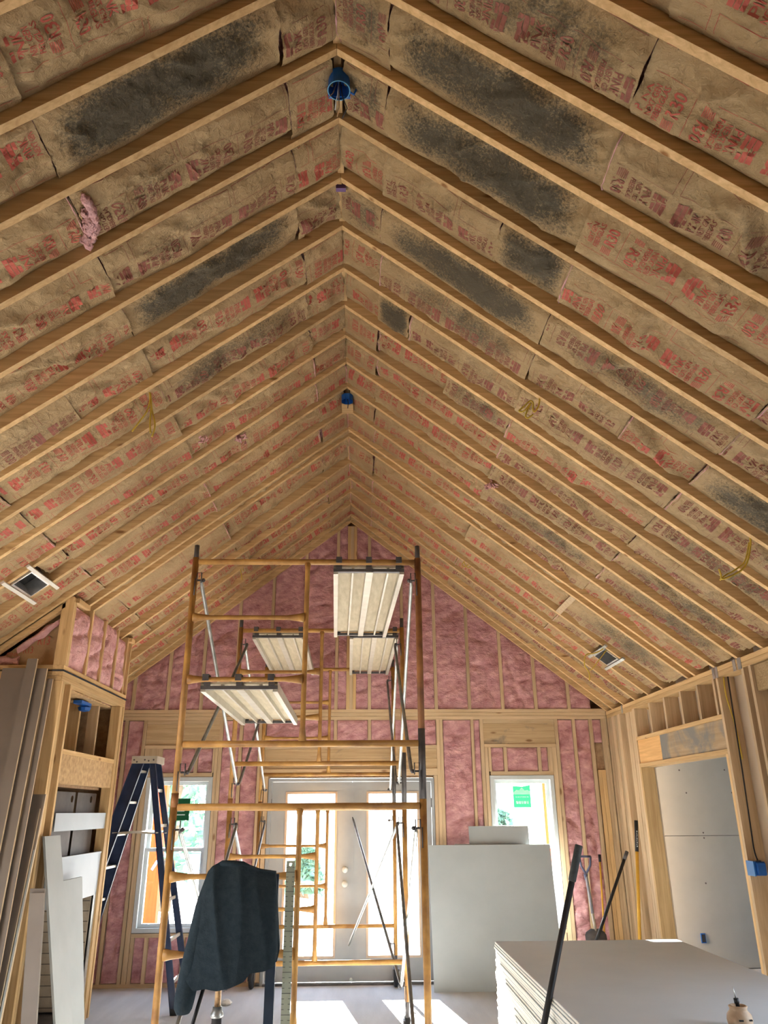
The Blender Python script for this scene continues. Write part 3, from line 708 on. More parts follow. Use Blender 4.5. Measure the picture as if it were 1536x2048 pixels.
        if pf:
            g = MB(); g.v = pv; g.f = pf
            t.part('printed_lettering', g, INK if level == 0 else INK_DULL)
    return t
# how sooty the batts are: side, bay -> level for the sheet next to the ridge, the middle one, the one by the eave
DIRT = {(-1, 2): (3, 0, 0), (-1, 4): (1, 0, 0), (-1, 5): (3, 0, 0), (-1, 7): (2, 0, 0), (-1, 3): (1, 0, 0),
        (1, 1): (2, 0, 0), (1, 2): (3, 1, 0), (1, 3): (3, 0, 0), (1, 4): (1, 0, 1), (1, 5): (3, 2, 1), (1, 6): (2, 0, 3), (1, 7): (2, 1, 1), (1, 8): (0, 0, 2), (1, 9): (0, 1, 1), (1, 10): (0, 1, 2), (1, 11): (0, 2, 2), (1, 12): (0, 1, 0), (1, 14): (0, 0, 2), (1, 15): (0, 0, 1), (1, 17): (0, 1, 2), (1, 18): (0, 1, 1)}
FOLD = {(1, 3, 1): 0.03, (1, 4, 1): 0.03, (1, 6, 1): 0.04, (1, 9, 1): 0.035, (1, 12, 1): 0.03, (-1, 5, 1): 0.03, (-1, 4, 1): 0.03, (-1, 11, 0): 0.03, (1, 2, 1): 0.045, (1, 1, 1): 0.05, (1, 5, 1): 0.04, (1, 8, 1): 0.03, (-1, 8, 0): 0.03, (-1, 6, 0): 0.025, (-1, 9, 0): 0.03, (1, 10, 2): 0.03, (1, 7, 2): 0.03}
def in_view(p, mg=160):
    d_ = Vector(p) - Vector((CAMX, 0, H)); z = d_.dot(cf)
    if z < 0.1: return False
    a = 768 + F_PX * d_.dot(cr) / z; b = 1024 - F_PX * d_.dot(cu) / z
    return -mg < a < 1536 + mg and -mg < b < 2048 + mg
SEGS = ((0.245, 1.20, 'high on'), (1.20, 2.16, 'halfway down'), (2.16, 3.115, 'low on'))
SPLIT = {(1, 4, 0): (0.86, (1, 3)), (1, 7, 0): (0.46, (3, 1)), (1, 8, 0): (0.75, (0, 2)), (-1, 6, 1): (1.62, (0, 1)), (1, 6, 1): (1.75, (1, 0))}
GAPS = {(-1, 10): (2.33, 2.515), (1, 15): (2.575, 2.755)}
LOOK = ('clean brown', 'dusty brown', 'soot-darkened brown', 'black-stained brown')
for i in range(len(RAFT) - 1):
    k = len(RAFT) - 1 - i
    y0, y1 = RAFT[i] + RW, RAFT[i + 1]
    if y1 - y0 < 0.05: continue
    for s in (-1, 1):
        segs = list(SEGS)
        for j, (x0, x1, where) in enumerate(segs):
            if s < 0 and y0 > 6.3 and y1 < 8.35 and j == 2: x1 = 2.42
            if s < 0 and j == 2 and y0 > 8.1 and y0 < 8.2: pass
            pts = [(s * x, y, roofz(x)) for x in (x0, (x0 + x1) / 2, x1) for y in (y0, y1)]
            if not any(in_view(p) for p in pts): continue
            lv = DIRT.get((s, i), (0, 0, 0))[j]
            lab = f'{LOOK[lv]} paper-faced batt {where} the {on_left(s)} slope, {ORD[k - 1]} bay from the gable wall'
            if (s, i, j) in SPLIT:             # two shorter pieces butted together
                g0, (la, lb) = SPLIT[(s, i, j)]
                batt(s, y0, y1, x0, g0, i * 12 + 8, la, f'upper short {LOOK[la]} batt {where} the {on_left(s)} slope, {ORD[k - 1]} bay from gable wall', f'paper-faced batts of the {on_left(s)} slope')
                x0 = g0; lv = lb; lab = f'lower short {LOOK[lb]} batt {where} the {on_left(s)} slope, {ORD[k - 1]} bay from gable wall'
            if j == 2 and (s, i) in GAPS:      # cut round the duct boot
                g0, g1 = GAPS[(s, i)]
                batt(s, y0, y1, x0, g0, i * 12 + 7, lv, f'short brown batt piece just uphill of the {on_left(s)} duct boot', f'paper-faced batts of the {on_left(s)} slope')
                x0 = g1; lab = f'brown batt piece just downhill of the {on_left(s)} duct boot'
            batt(s, y0, y1, x0, x1, i * 12 + j * 3 + (s > 0), lv, lab, f'paper-faced batts of the {on_left(s)} slope', FOLD.get((s, i, j), 0.0))
        # short scrap that closes the bay at the ridge
        if in_view((0, y0, RZ)):
            lv = 0 if DIRT.get((s, i), (0, 0, 0))[0] < 3 else (1 if s < 0 else 2)
            batt(s, y0, y1, 0.022 if i in (3, 11) else -0.008, 0.244, i * 12 + 9 + (s > 0), lv, f'short {LOOK[lv]} batt scrap {on_left(s)} of the ridge, {ORD[k - 1]} bay from the gable wall',
                 'short batt pieces along the ridge', edge=0.03 + 0.02 * ((i * 7 + (s > 0)) % 3))

m = MB()
pa, pb_ = 2.128, 2.175
m.prism([(pa, roofz(pa)), (pb_, roofz(pb_)), (pb_ + 0.05, roofz(pb_) + 0.07), (pa + 0.05, roofz(pa) + 0.07)], 'y', 6.946, 7.533)
single('blocking', m, W_TAN, 'short pale pine block nailed between two rafters low on the right slope', 'block')

# pink wisps where the paper is torn
def wisp(c, r, n, lab, seed):
    rg = np.random.RandomState(seed); m = MB()
    for q in range(n):
        p = Vector(c) + Vector(rg.normal(0, 1, 3) * r * 0.45); d_ = Vector(rg.normal(0, 1, 3)).normalized() * r
        m.tube([p - d_ * 0.5, p + Vector(rg.normal(0, 1, 3)) * r * 0.15, p + d_ * 0.5], [r * 0.10, r * 0.17, r * 0.06], 6)
    m.lathe([(0.002, -r * 0.5), (r * 0.4, -r * 0.2), (r * 0.45, r * 0.1), (0.002, r * 0.5)], c, 10)
    single('fiberglass_tuft', m, PINK_PALE, lab, 'insulation', 'tufts of pink fiberglass', True)
def slope_pt(s, x, y, down=0.0): return (s * x, y, roofz(x) - down)
def curl(pts, r, lab, seed):
    P_ = [Vector(p) for p in pts]; out = []; rs = []
    for i in range(len(P_) - 1):
        for j in range(8):
            out.append(P_[i].lerp(P_[i + 1], j / 8)); rs.append(r * (0.6 + 0.9 * float(vnoise(i * 2.0 + j / 4, 0.5, seed))) * (0.35 if (i == 0 and j < 2) else 1))
    m = MB(); m.tube(out, rs, 10)
    rg = np.random.RandomState(seed)
    m.v = [tuple(np.array(p) + rg.normal(0, r * 0.24, 3)) for p in m.v]
    single('fiberglass_tuft', m, PINK_PALE, lab, 'insulation', 'tufts of pink fiberglass', True)
curl([slope_pt(-1, 1.17, 2.77, -0.03), slope_pt(-1, 1.155, 2.86, -0.008), slope_pt(-1, 1.165, 2.95, -0.004), slope_pt(-1, 1.20, 3.02, -0.012), slope_pt(-1, 1.24, 3.07, -0.03)], 0.017, 'pink fiberglass curl along a torn batt end on the left slope, nearest the camera', 1)
curl([slope_pt(-1, 1.185, 2.84, -0.02), slope_pt(-1, 1.18, 2.90, -0.010), slope_pt(-1, 1.20, 2.97, -0.008), slope_pt(-1, 1.235, 3.03, -0.02)], 0.020, 'thicker short pink curl lying against the longer curl on the left slope', 2)
wisp(slope_pt(-1, 0.88, 5.62, 0.0), 0.055, 14, 'pink tuft hanging on the left slope below the far blue ceiling box', 3)
wisp(slope_pt(-1, 1.10, 5.30, 0.0), 0.04, 12, 'pink tuft at a batt joint on the left slope, midway down', 4)
wisp(slope_pt(1, 1.24, 5.93, 0.0), 0.05, 14, 'pink tuft bulging out of a batt joint on the right slope', 5)
# ------------------------------------------------------------------ bare pink batts in the stud bays
def pink_batt(plane, a0, a1, z0, ztop, seed, lab, grp, at, m=PINK, puff=0.03):
    """fluffy batt; PLANE 'y' faces -Y at y=AT, PLANE 'x' faces +X at x=AT; ZTOP a number or a function of a"""
    g = 0.002
    na = max(4, int((a1 - a0) / 0.018)); zt = ztop if callable(ztop) else (lambda a: ztop)
    H_ = max(zt(a0), zt(a1)) - z0; nz = max(4, int(H_ / 0.022))
    A = (a0 + g + (a1 - a0 - 2 * g) * np.linspace(0, 1, na + 1))[:, None] * np.ones((1, nz + 1))
    q = np.linspace(0, 1, nz + 1)[None, :] * np.ones((na + 1, 1))
    T = np.vectorize(zt)(A); Zg = z0 + g + (T - z0 - 2 * g) * q
    ta = np.abs(2 * (A - a0) / (a1 - a0) - 1); tz = np.abs(2 * q - 1)
    soft = (1 - ta ** 6) * (1 - tz ** 10)
    W = a1 - a0
    d = soft * (puff * 0.55 + puff * 1.3 * fbm(A * 5, Zg * 4, seed) + puff * 0.9 * fbm(A * 15, Zg * 13, seed + 4)
                - puff * 1.0 * ridge(A * 2.5 + Zg * 0.8, Zg * 4.5 - A * 1.2, seed + 7) ** 7 - puff * 0.5 * ridge(A * 7, Zg * 11, seed + 8) ** 6) - 0.008
    mb = MB()
    if plane == 'y': mb.grid(A, at - d, Zg)
    else: mb.grid(at + d, A, Zg)
    if plane == 'y': mb.f = [tuple(f) for f in mb.f]
    else: mb.f = [tuple(reversed(f)) for f in mb.f]
    # closed back, 9 cm deep, with vertices of its own so the front keeps its soft shading to itself
    nf = len(mb.f); nb = nz + 1; dp = 0.09
    def back_pt(i, j): return (A[i, j], at + dp, Zg[i, j]) if plane == 'y' else (at - dp, A[i, j], Zg[i, j])
    side = [[(i, 0) for i in range(na + 1)], [(na, j) for j in range(nz + 1)], [(i, nz) for i in range(na, -1, -1)], [(0, j) for j in range(nz, -1, -1)]]
    for ed in side:
        k0 = len(mb.v); q_ = len(ed)
        mb.v += [mb.v[i * nb + j] for i, j in ed] + [back_pt(i, j) for i, j in ed]
        mb.f += [(k0 + q, k0 + q_ + q, k0 + q_ + q + 1, k0 + q + 1) for q in range(q_ - 1)]
    k0 = len(mb.v); mb.v += [back_pt(0, 0), back_pt(na, 0), back_pt(na, nz), back_pt(0, nz)]; mb.f.append((k0, k0 + 1, k0 + 2, k0 + 3))
    return single('insulation_batt', mb, m, lab, 'insulation', grp, nf)
GB = 'pink batts of the gable wall'
bays = [x for x in GX if abs(x) < 3.0]
edges = []
xs = sorted([(x - 0.019, x + 0.019) for x in bays] + [(-0.04, 0.078)])
mer = []
for a, b in xs:
    if mer and a <= mer[-1][1] + 0.001: mer[-1] = (mer[-1][0], max(b, mer[-1][1]))
    else: mer.append((a, b))
mer = [(-3.02, -3.0)] + mer + [(2.95, 3.0)]
up = [(mer[i][1], mer[i + 1][0]) for i in range(len(mer) - 1) if mer[i + 1][0] - mer[i][1] > 0.05]
cpos = min(range(len(up)), key=lambda i: abs(up[i][1] + 0.04))
for i, (a, b) in enumerate(up):
    top = lambda q: max(2.93, roofz(q) + 0.02)
    if i <= cpos: n = cpos - i; sd = 'left'
    else: n = i - cpos - 1; sd = 'right'
    if b < -2.45: lab = 'pink fiberglass batt in the gable, low corner hidden behind the chimney chase'
    else: lab = f'pink batt in the gable above the wall plate, {ORD[n]} bay {sd} of the middle post'
    pink_batt('y', a, b, 2.88, top, 60 + i, lab, GB, GY + 0.012)
LOWER = [
    (-3.07, -2.67, 0.04, 2.75, 'pink batt in the back left corner behind the chimney chase'),
    (-2.62, -2.448, 0.04, 2.75, 'narrow pink batt between the left window framing and the chimney chase'),
    (-1.497, -1.305, 0.04, 2.75, 'narrow tall pink batt just right of the left window framing'),
    (-1.26, -1.076, 0.04, 2.75, 'tall pink batt between the left window and the glass door'),
    (1.128, 1.462, 0.04, 2.75, 'wide tall pink batt just right of the glass door'),
    (1.50, 1.569, 0.04, 2.75, 'thin tall pink strip at the left of the right window framing'),
    (2.522, 2.695, 0.04, 2.75, 'tall pink batt just right of the right window'),
    (2.735, 2.90, 0.04, 2.75, 'tall pink batt behind the shovel, second right of the right window'),
    (2.945, 3.047, 2.482, 2.75, 'small pink square at the top of the back right corner'),
    (-2.19, -2.025, 2.162, 2.428, 'left one of three small pink pieces over the left window'),
    (-1.985, -1.815, 2.162, 2.428, 'middle one of three small pink pieces over the left window'),
    (-1.77, -1.603, 2.162, 2.428, 'right one of three small pink pieces over the left window'),
    (1.695, 1.839, 2.162, 2.428, 'small pink piece at the left over the right window'),
    (1.883, 2.247, 2.162, 2.428, 'wide pink piece in the middle over the right window'),
    (2.291, 2.369, 2.162, 2.428, 'narrow pink piece at the right over the right window'),
    (-2.30, -2.193, 0.04, 0.467, 'left pink piece below the left window sill'),
    (-2.15, -1.794, 0.04, 0.467, 'middle pink piece below the left window sill'),
    (-1.75, -1.623, 0.04, 0.467, 'right pink piece below the left window sill'),
    (1.70, 1.867, 0.04, 0.467, 'pink piece below the right window, hidden behind leaning drywall'),
    (1.91, 2.376, 0.04, 0.467, 'wide pink piece below the right window, hidden behind leaning drywall'),
]
for i, (a, b, z0, z1, lab) in enumerate(LOWER): pink_batt('y', a, b, z0, z1, 90 + i, lab, GB, GY + 0.014, puff=0.03 if b - a > 0.12 else 0.02)
hx = [-0.99] + [1.056 + 0.4064 * k for k in (-4, -3, -2, -1)] + [1.045]
for i in range(5):
    a = hx[i] + (0.021 if i else 0.003); b = hx[i + 1] - (0.021 if i < 4 else 0.003)
    pink_batt('y', a, b, 2.462, 2.753, 120 + i, f'short pink batt over the glass door header, {ORD[i]} from its left end', GB, GY + 0.014)
GC = 'pink batts on top of the chimney chase'
cy = [6.46, 6.905, 6.943, 7.295, 7.33, 7.70, 7.735, 8.04]
cz = roofz(-2.33) - 0.01
for i, lab in enumerate(('nearest pink batt on the chimney chase top, beside the corner post', 'second pink batt on the chimney chase top', 'third pink batt on the chimney chase top', 'fourth and narrowest-looking pink batt on the chimney chase top')):
    pink_batt('x', cy[2 * i] - 0.0, cy[2 * i + 1], 2.88, cz - (0.05 if i in (0, 3) else 0.0), 140 + i, lab, GC, -2.345, PINK_PALE, 0.045)
pink_batt('x', 8.078, 8.162, 2.88, cz - 0.05, 149, 'thin pink strip at the far corner of the chimney chase top', GC, -2.36, PINK_PALE, 0.02)
# triangular end above the chase, seen from the room: an R13 paper-faced batt with pink showing round it
m = MB(); yb = 6.495
tri = [(-3.19, 2.88), (-2.41, 2.88), (-2.41, roofz(2.41) - 0.07), (-3.19, roofz(3.19) - 0.07)]
N = 16
Xg = np.linspace(-3.19, -2.442, N)[:, None] * np.ones((1, N)); top = (RZ - SL * np.abs(Xg) - 0.07)
Zg = 2.885 + (top - 2.885) * np.linspace(0, 1, N)[None, :]
Yg = yb + 0.02 * fbm(Xg * 6, Zg * 6, 5)
m.grid(Xg, Yg, Zg)
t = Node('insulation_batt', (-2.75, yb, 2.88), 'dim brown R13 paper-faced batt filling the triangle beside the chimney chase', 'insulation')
t.part('kraft_facing', m, mat('shaded_kraft', (0.34, 0.22, 0.11), (0.45, 0.30, 0.16), 0.7, 6, bump=0.5, bscale=20), True)  # kraft colour darkened, the shade is put into the tone
m = MB(); m.prism([(-3.19, 2.885), (-2.442, 2.885), (-2.442, roofz(2.442) - 0.075), (-3.19, roofz(3.19) - 0.075)], 'y', yb + 0.03, yb + 0.05); t.part('fiberglass_core', m, PINK_PALE)
m = MB()
for txt, h, w, x, z in (('R13', 0.075, 0.10, -2.56, 3.10), ('R13', 0.06, 0.08, -2.68, 3.02), ('PINK', 0.035, 0.10, -2.80, 2.98), ('FIBERGLAS', 0.028, 0.12, -2.92, 2.95)):
    v, f = glyphs(txt, h, w); m.add([(x + p[0], yb - 0.014, z + p[1]) for p in v], f)
t.part('printed_lettering', m, INK)
def fluff(x0, x1, zf, hgt, lab, seed):
    n_ = 40; a_ = np.linspace(x0, x1, n_)[:, None] * np.ones((1, 9)); q_ = np.linspace(0, 1, 9)[None, :] * np.ones((n_, 1))
    h_ = hgt * (0.55 + 1.1 * vnoise(a_ * 14, a_ * 0, seed)); z_ = np.vectorize(zf)(a_) + (q_ - 0.5) * h_
    y_ = yb - 0.022 - 0.03 * np.sin(q_ * math.pi) * (0.6 + vnoise(a_ * 22, q_ * 4, seed + 2))
    m_ = MB().grid(a_, y_, z_); k_ = len(m_.v); m_.grid(a_, y_ * 0 + yb - 0.018, z_)
    single('fiberglass_tuft', m_, PINK_PALE, lab, 'insulation', None, True)
fluff(-2.76, -2.445, lambda x: roofz(x) - 0.115, 0.07, 'pink fluff along the sloped top of the brown R13 batt', 51)
fluff(-3.05, -2.74, lambda x: 2.925, 0.06, 'pink fluff at the foot of the brown R13 batt by the left edge', 52)

# ------------------------------------------------------------------ scaffold
XL, XR, XI = -1.0, 0.525, -0.232
TR = 0.0215
sf = Node('scaffold_tower', (-0.24, 7.13, 0), 'tall orange steel scaffold of three double frames with crossed braces before the glass door', 'scaffold')
def scaf_frame(y, zs, zb, ztop, paint, low):
    top, r1, r2, bot = zs
    fr = sf.part('end_frame', MB().tube([(XL + TR, y, top), (XR - TR, y, top)], TR * 0.95, 12), SCAF, True)
    for x in (XL, XR):
        lg = sf.sub(fr, 'leg', MB().tube([(x, y, zb), (x, y, ztop)], TR, 12), SCAF_BROWN if x > 0 and paint else SCAF, True)
    sf.sub(fr, 'bottom_bar', MB().tube([(XL + TR, y, bot), (XR - TR, y, bot)], TR * 0.95, 12), SCAF, True)
    post = MB().tube([(XI, y, bot + 0.015), (XI, y, bot + 0.10), (XI, y, top - 0.05), (XI, y, top - 0.01)], [0.026, 0.0165, 0.0165, 0.024], 12)
    sf.sub(fr, 'inner_post', post, SCAF, True)
    for z in (r1, r2):
        rg = MB().tube([(XL + 0.015, y, z), (XL + 0.05, y, z), (XL + 0.13, y, z), (XI - 0.13, y, z), (XI - 0.05, y, z), (XI - 0.01, y, z)], [0.034, 0.026, 0.0155, 0.0155, 0.026, 0.034], 12)
        sf.sub(fr, 'rung', rg, SCAF, True)
    return fr
FY = (5.0, 7.13, 9.255)
for y in FY:
    scaf_frame(y, (3.332, 2.942, 2.533, 2.13), 1.80, 3.36, y == 5.0, False)
    scaf_frame(y, (1.76, 1.376, 0.972, 0.578), 0.30, 1.80, False, True)
    for x in (XL, XR):
        sf.part('coupling_pin', MB().tube([(x, y, 3.33), (x, y, 3.45)], 0.017, 10), DARKSTEEL, True)
        if x > 0: sf.part('coupling_sleeve', MB().tube([(x, y, 1.80), (x, y, 2.22)], 0.0225, 12), DARKSTEEL, True)
        else: sf.part('coupling_sleeve', MB().tube([(x, y, 1.76), (x, y, 1.84)], 0.0228, 12), SCAF_BROWN, True)
        # caster: stem, fork and wheel
        cs = sf.part('caster', MB().tube([(x, y, 0.17), (x, y, 0.34)], 0.017, 10), DARKSTEEL, True)
        sf.sub(cs, 'fork', boxes((x - 0.035, x - 0.028, y - 0.03, y + 0.05, 0.08, 0.17), (x + 0.028, x + 0.035, y - 0.03, y + 0.05, 0.08, 0.17), (x - 0.035, x + 0.035, y - 0.03, y + 0.05, 0.165, 0.175)), DARKSTEEL)
        sf.sub(cs, 'wheel', MB().lathe([(0.03, -0.022), (0.092, -0.022), (0.10, -0.012), (0.10, 0.012), (0.092, 0.022), (0.03, 0.022)], (x, y + 0.03, 0.101), 24, (1, 0, 0)), BLACK, True)
def brace(p0, p1, r=0.0125, m=STEEL):
    return sf.part('cross_brace', MB().tube([p0, tuple(Vector(p0).lerp(Vector(p1), 0.02)), tuple(Vector(p0).lerp(Vector(p1), 0.98)), p1], [r * 0.55, r, r, r * 0.55], 10), m, True)
def pin(x, y, z, sgn):
    """spring-lock stud with its bent wire loop"""
    p = sf.part('brace_pin', MB().tube([(x, y, z), (x + sgn * 0.075, y, z)], 0.006, 8).tube([(x + sgn * 0.062, y, z - 0.012), (x + sgn * 0.062, y, z + 0.012)], 0.009, 8), DARKSTEEL, True)
    sf.sub(p, 'wire_loop', MB().tube([(x + sgn * 0.02, y - 0.01, z - 0.0), (x + sgn * 0.02, y - 0.012, z + 0.05), (x + sgn * 0.05, y - 0.012, z + 0.05), (x + sgn * 0.05, y - 0.012, z - 0.02)], 0.004, 6), DARKSTEEL, True)
    sf.sub(p, 'keeper_rod', MB().tube([(x + sgn * 0.012, y - 0.024, z + 0.005), (x + sgn * 0.012, y - 0.024, z - 0.11)], 0.004, 6), DARKSTEEL, True)
DARKTUBE = mat('dark_brace_tube', (0.13, 0.13, 0.13), (0.26, 0.26, 0.25), 0.4, 12, metal=0.6)
for x, sgn in ((XL, 1), (XR, -1)):
    for y in FY:
        for z in (3.20, 1.962, 1.633, 0.407): pin(x, y, z, sgn)
    q = x + sgn * 0.045; q2 = q + sgn * 0.024
    for (ya, yb2) in ((FY[0], FY[1]), (FY[1], FY[2])):
        brace((q, ya, 3.20), (q, yb2, 1.962)); brace((q2, ya, 1.962), (q2, yb2, 3.20), m=DARKTUBE)
    brace((q, FY[0], 1.633), (q, FY[1], 0.407)); brace((q2, FY[0], 0.407), (q2, FY[1], 1.633), m=DARKTUBE)
    if x < 0:
        brace((q, FY[1], 1.633), (q, FY[2], 0.407)); brace((q2, FY[1], 0.407), (q2, FY[2], 1.633), m=DARKTUBE)
    else:   # this pair is loose at its far end and leans in on the door
        brace((0.478, FY[1], 0.409), (0.05, 9.385, 1.666), m=DARKTUBE); brace((0.47, FY[1] + 0.01, 1.635), (0.02, 9.38, 0.38))

# plank decks that hook over the bars
def deck(x0, x1, y0, y1, zbar, dx, lab):
    """aluminium-and-plywood plank: cream panel, ribs, end channels and hooks; DX = sideways drift along its length"""
    zt = zbar - 0.012; t = Node('scaffold_plank', ((x0 + x1) / 2, (y0 + y1) / 2, zt - 0.07), lab, 'scaffold plank', 'planks hooked on the scaffold')
    S = lambda x, y: x + dx * (y - y0) / (y1 - y0)
    def strip(a, b, za, zb, ya=y0 + 0.04, yb=y1 - 0.04):
        m = MB(); return m.add([(S(a, ya), ya, za), (S(b, ya), ya, za), (S(b, yb), yb, za), (S(a, yb), yb, za), (S(a, ya), ya, zb), (S(b, ya), ya, zb), (S(b, yb), yb, zb), (S(a, yb), yb, zb)],
                               [(0, 3, 2, 1), (4, 5, 6, 7), (0, 1, 5, 4), (1, 2, 6, 5), (2, 3, 7, 6), (3, 0, 4, 7)])
    w = x1 - x0
    t.part('panel', strip(x0 + 0.004, x1 - 0.004, zt - 0.010, zt), DECKW)
    for a, b in ((x0, x0 + 0.032), (x1 - 0.032, x1)): t.part('side_rail', strip(a, b, zt - 0.062, zt + 0.002), ALU)
    t.part('center_rib', strip(x0 + w * 0.46, x0 + w * 0.56, zt - 0.050, zt - 0.0105), ALU)
    for f in (0.26, 0.76): t.part('thin_rib', strip(x0 + w * f, x0 + w * f + 0.014, zt - 0.045, zt - 0.0105), ALU)
    for y, sg in ((y0 + 0.05, -1), (y1 - 0.05, 1)):
        c = t.part('end_channel', strip(x0, x1, zt - 0.046, zt - 0.024, y - 0.018, y + 0.018), DARKSTEEL)
        for f in (0.04, 0.46, 0.88):
            hx0 = S(x0 + w * f, y); m = MB()
            yb_ = y0 if sg < 0 else y1
            m.box(hx0, hx0 + 0.04, min(y, yb_ + sg * 0.03), max(y, yb_ + sg * 0.03), zbar + 0.022, zbar + 0.030)
            m.box(hx0, hx0 + 0.04, yb_ + sg * 0.024, yb_ + sg * 0.032, zbar - 0.012, zbar + 0.030)
            m.box(hx0, hx0 + 0.04, yb_ - sg * 0.03, yb_ - sg * 0.024, zbar - 0.03, zbar + 0.030)
            m.box(hx0, hx0 + 0.04, min(y, yb_ - sg * 0.03), max(y, yb_ - sg * 0.03), zt - 0.03, zt + 0.004)
            t.sub(c, 'hook', m, DARKSTEEL)
    return t
deck(-0.055, 0.435, FY[0], FY[1], 3.332, -0.065, 'cream plank overhead on the nearer scaffold bay, upper right')
deck(-0.905, -0.405, FY[0], FY[1], 2.533, -0.03, 'cream plank hooked lowest of the four, on the nearer bay rungs at the left')
deck(-0.895, -0.395, FY[1] + 0.001, FY[2], 3.332, -0.03, 'cream plank on the farther scaffold bay, at the left')
deck(0.03, 0.495, FY[1] + 0.001, FY[2], 3.332, -0.03, 'cream plank on the farther scaffold bay, at the right')
def at(px, py, Y):
    """the point on the plane y=Y that lies behind a spot of the photograph"""
    d_ = cf + cr * ((px - 768) / F_PX) + cu * ((1024 - py) / F_PX); t_ = Y / d_.y
    return Vector((CAMX, 0, H)) + d_ * t_

# ------------------------------------------------------------------ step ladder behind the scaffold
t = Node('step_ladder', (-2.1, 8.5, 0), 'navy fiberglass step ladder with aluminium steps, standing open before the left window', 'ladder')
topz = 2.262
FR = {'near': ((-2.16, 8.36, topz), (-2.74, 8.22, 0.0)), 'far': ((-2.16, 8.62, topz), (-2.74, 8.84, 0.0))}
RR = {'near': ((-2.04, 8.37, topz), (-1.565, 8.21, 0.0)), 'far': ((-2.04, 8.61, topz), (-1.565, 8.83, 0.0))}
def chan(p0, p1, w, d_):
    m = MB(); p0 = Vector(p0); p1 = Vector(p1); sd = (1, 0, 0)
    m.bar(p0, p1, w, 0.006, sd); a = (p1 - p0).normalized(); s_ = (Vector(sd) - a * a.x).normalized(); up_ = a.cross(s_)
    for q in (-1, 1): m.bar(p0 + s_ * (q * w / 2), p1 + s_ * (q * w / 2), 0.006, d_, sd)
    return m
for k_, (a, b) in FR.items():
    t.part('front_rail', chan(a, b, 0.108, 0.03), NAVY)
for k_, (a, b) in RR.items():
    r = t.part('rear_rail', chan(a, b, 0.055, 0.028), NAVY)
    t.sub(r, 'foot', boxes((b[0] - 0.03, b[0] + 0.03, b[1] - 0.02, b[1] + 0.02, 0.0, 0.05)), BLACK)
lerp = lambda a, b, q: Vector(a).lerp(Vector(b), q)
for i in range(7):
    q = 1 - (i + 1) * 0.305 / topz
    a, b = lerp(*FR['near'], q), lerp(*FR['far'], q)
    t.part('step', MB().bar(a, b, 0.085, 0.022, (1, 0, 0)), ALU)
for i in range(6):
    q = 0.14 + i * 0.15
    a, b = lerp(*RR['near'], q), lerp(*RR['far'], q)
    t.part('rear_brace', MB().bar(a, b, 0.018, 0.03, (1, 0, 0)), ALU)
for k_ in ('near', 'far'):
    a, b = lerp(*FR[k_], 0.32), lerp(*RR[k_], 0.32)
    t.part('spreader', MB().bar(a, (a + b) / 2 + Vector((0, 0, 0.012)), 0.022, 0.006, (0, 0, 1)).bar((a + b) / 2 + Vector((0, 0, 0.012)), b, 0.022, 0.006, (0, 0, 1)), ALU)
m = MB().box(-2.235, -1.975, 8.33, 8.65, topz, topz + 0.018)
m.box(-2.235, -1.975, 8.33, 8.342, topz - 0.055, topz); m.box(-2.235, -1.975, 8.638, 8.65, topz - 0.055, topz)
m.box(-2.235, -2.223, 8.342, 8.638, topz - 0.055, topz); m.box(-1.987, -1.975, 8.342, 8.638, topz - 0.055, topz)
cp = t.part('top_cap', m, ALU)
m = MB()
for x, z in ((-2.21, -0.02), (-2.18, -0.04), (-2.1, -0.02), (-2.06, -0.03), (-2.01, -0.02)): m.lathe([(0.009, 0), (0.009, 0.003)], (x, 8.329, topz + z), 8, (0, -1, 0))
t.sub(cp, 'rivets', m, DARKSTEEL)
a = lerp(*FR['near'], 0.40); t.part('rail_label', MB().bar(a + Vector((0.0, -0.018, 0.03)), a + Vector((-0.02, -0.018, -0.05)), 0.04, 0.002, (1, 0, 0)), LABELGREY)

# ------------------------------------------------------------------ jacket on a post stand, dark bar and T-square
PX, PY = -0.605, 4.66
t = Node('post_stand', (PX, PY, 0), 'rusty telescoping post on a black tripod, under the black jacket', 'stand')
t.part('inner_tube', MB().tube([(PX, PY, 0.76), (PX, PY, 1.385)], 0.0165, 14), RUST, True)
t.part('collar', MB().lathe([(0.026, 0), (0.033, 0.006), (0.033, 0.02), (0.026, 0.028), (0.024, 0.05)], (PX, PY, 0.735), 18), STEEL, True)
t.part('outer_tube', MB().tube([(PX, PY, 0.10), (PX, PY, 0.735)], 0.026, 14), DARKSTEEL, True)
t.part('cross_head', MB().tube([(-0.655, PY, 1.385), (-0.42, PY, 1.385)], 0.007, 10), RUST, True)
for a in (165, 320, 110):
    ex = math.cos(math.radians(a)); ey = math.sin(math.radians(a))
    lg = t.part('leg', MB().tube([(PX + 0.03 * ex, PY + 0.03 * ey, 1.06 if a == 165 else 0.62), (PX + 0.33 * ex, PY + 0.33 * ey, 0.01)], 0.010, 8), BLACK, True)
    t.sub(lg, 'foot', MB().lathe([(0.016, 0), (0.016, 0.035), (0.011, 0.045)], (PX + 0.33 * ex, PY + 0.33 * ey, 0.0), 10), BLACK)
t = Node('jacket', (-0.55, 4.62, 0.86), 'black fleece jacket draped over a post in front of the scaffold, one sleeve hanging', 'jacket')
TOP = [(-0.800, 1.00), (-0.794, 1.036), (-0.768, 1.188), (-0.751, 1.276), (-0.70, 1.425), (-0.675, 1.455), (-0.642, 1.471), (-0.57, 1.466), (-0.503, 1.467), (-0.489, 1.458), (-0.422, 1.436), (-0.36, 1.428), (-0.328, 1.424), (-0.310, 1.24), (-0.293, 1.06)]
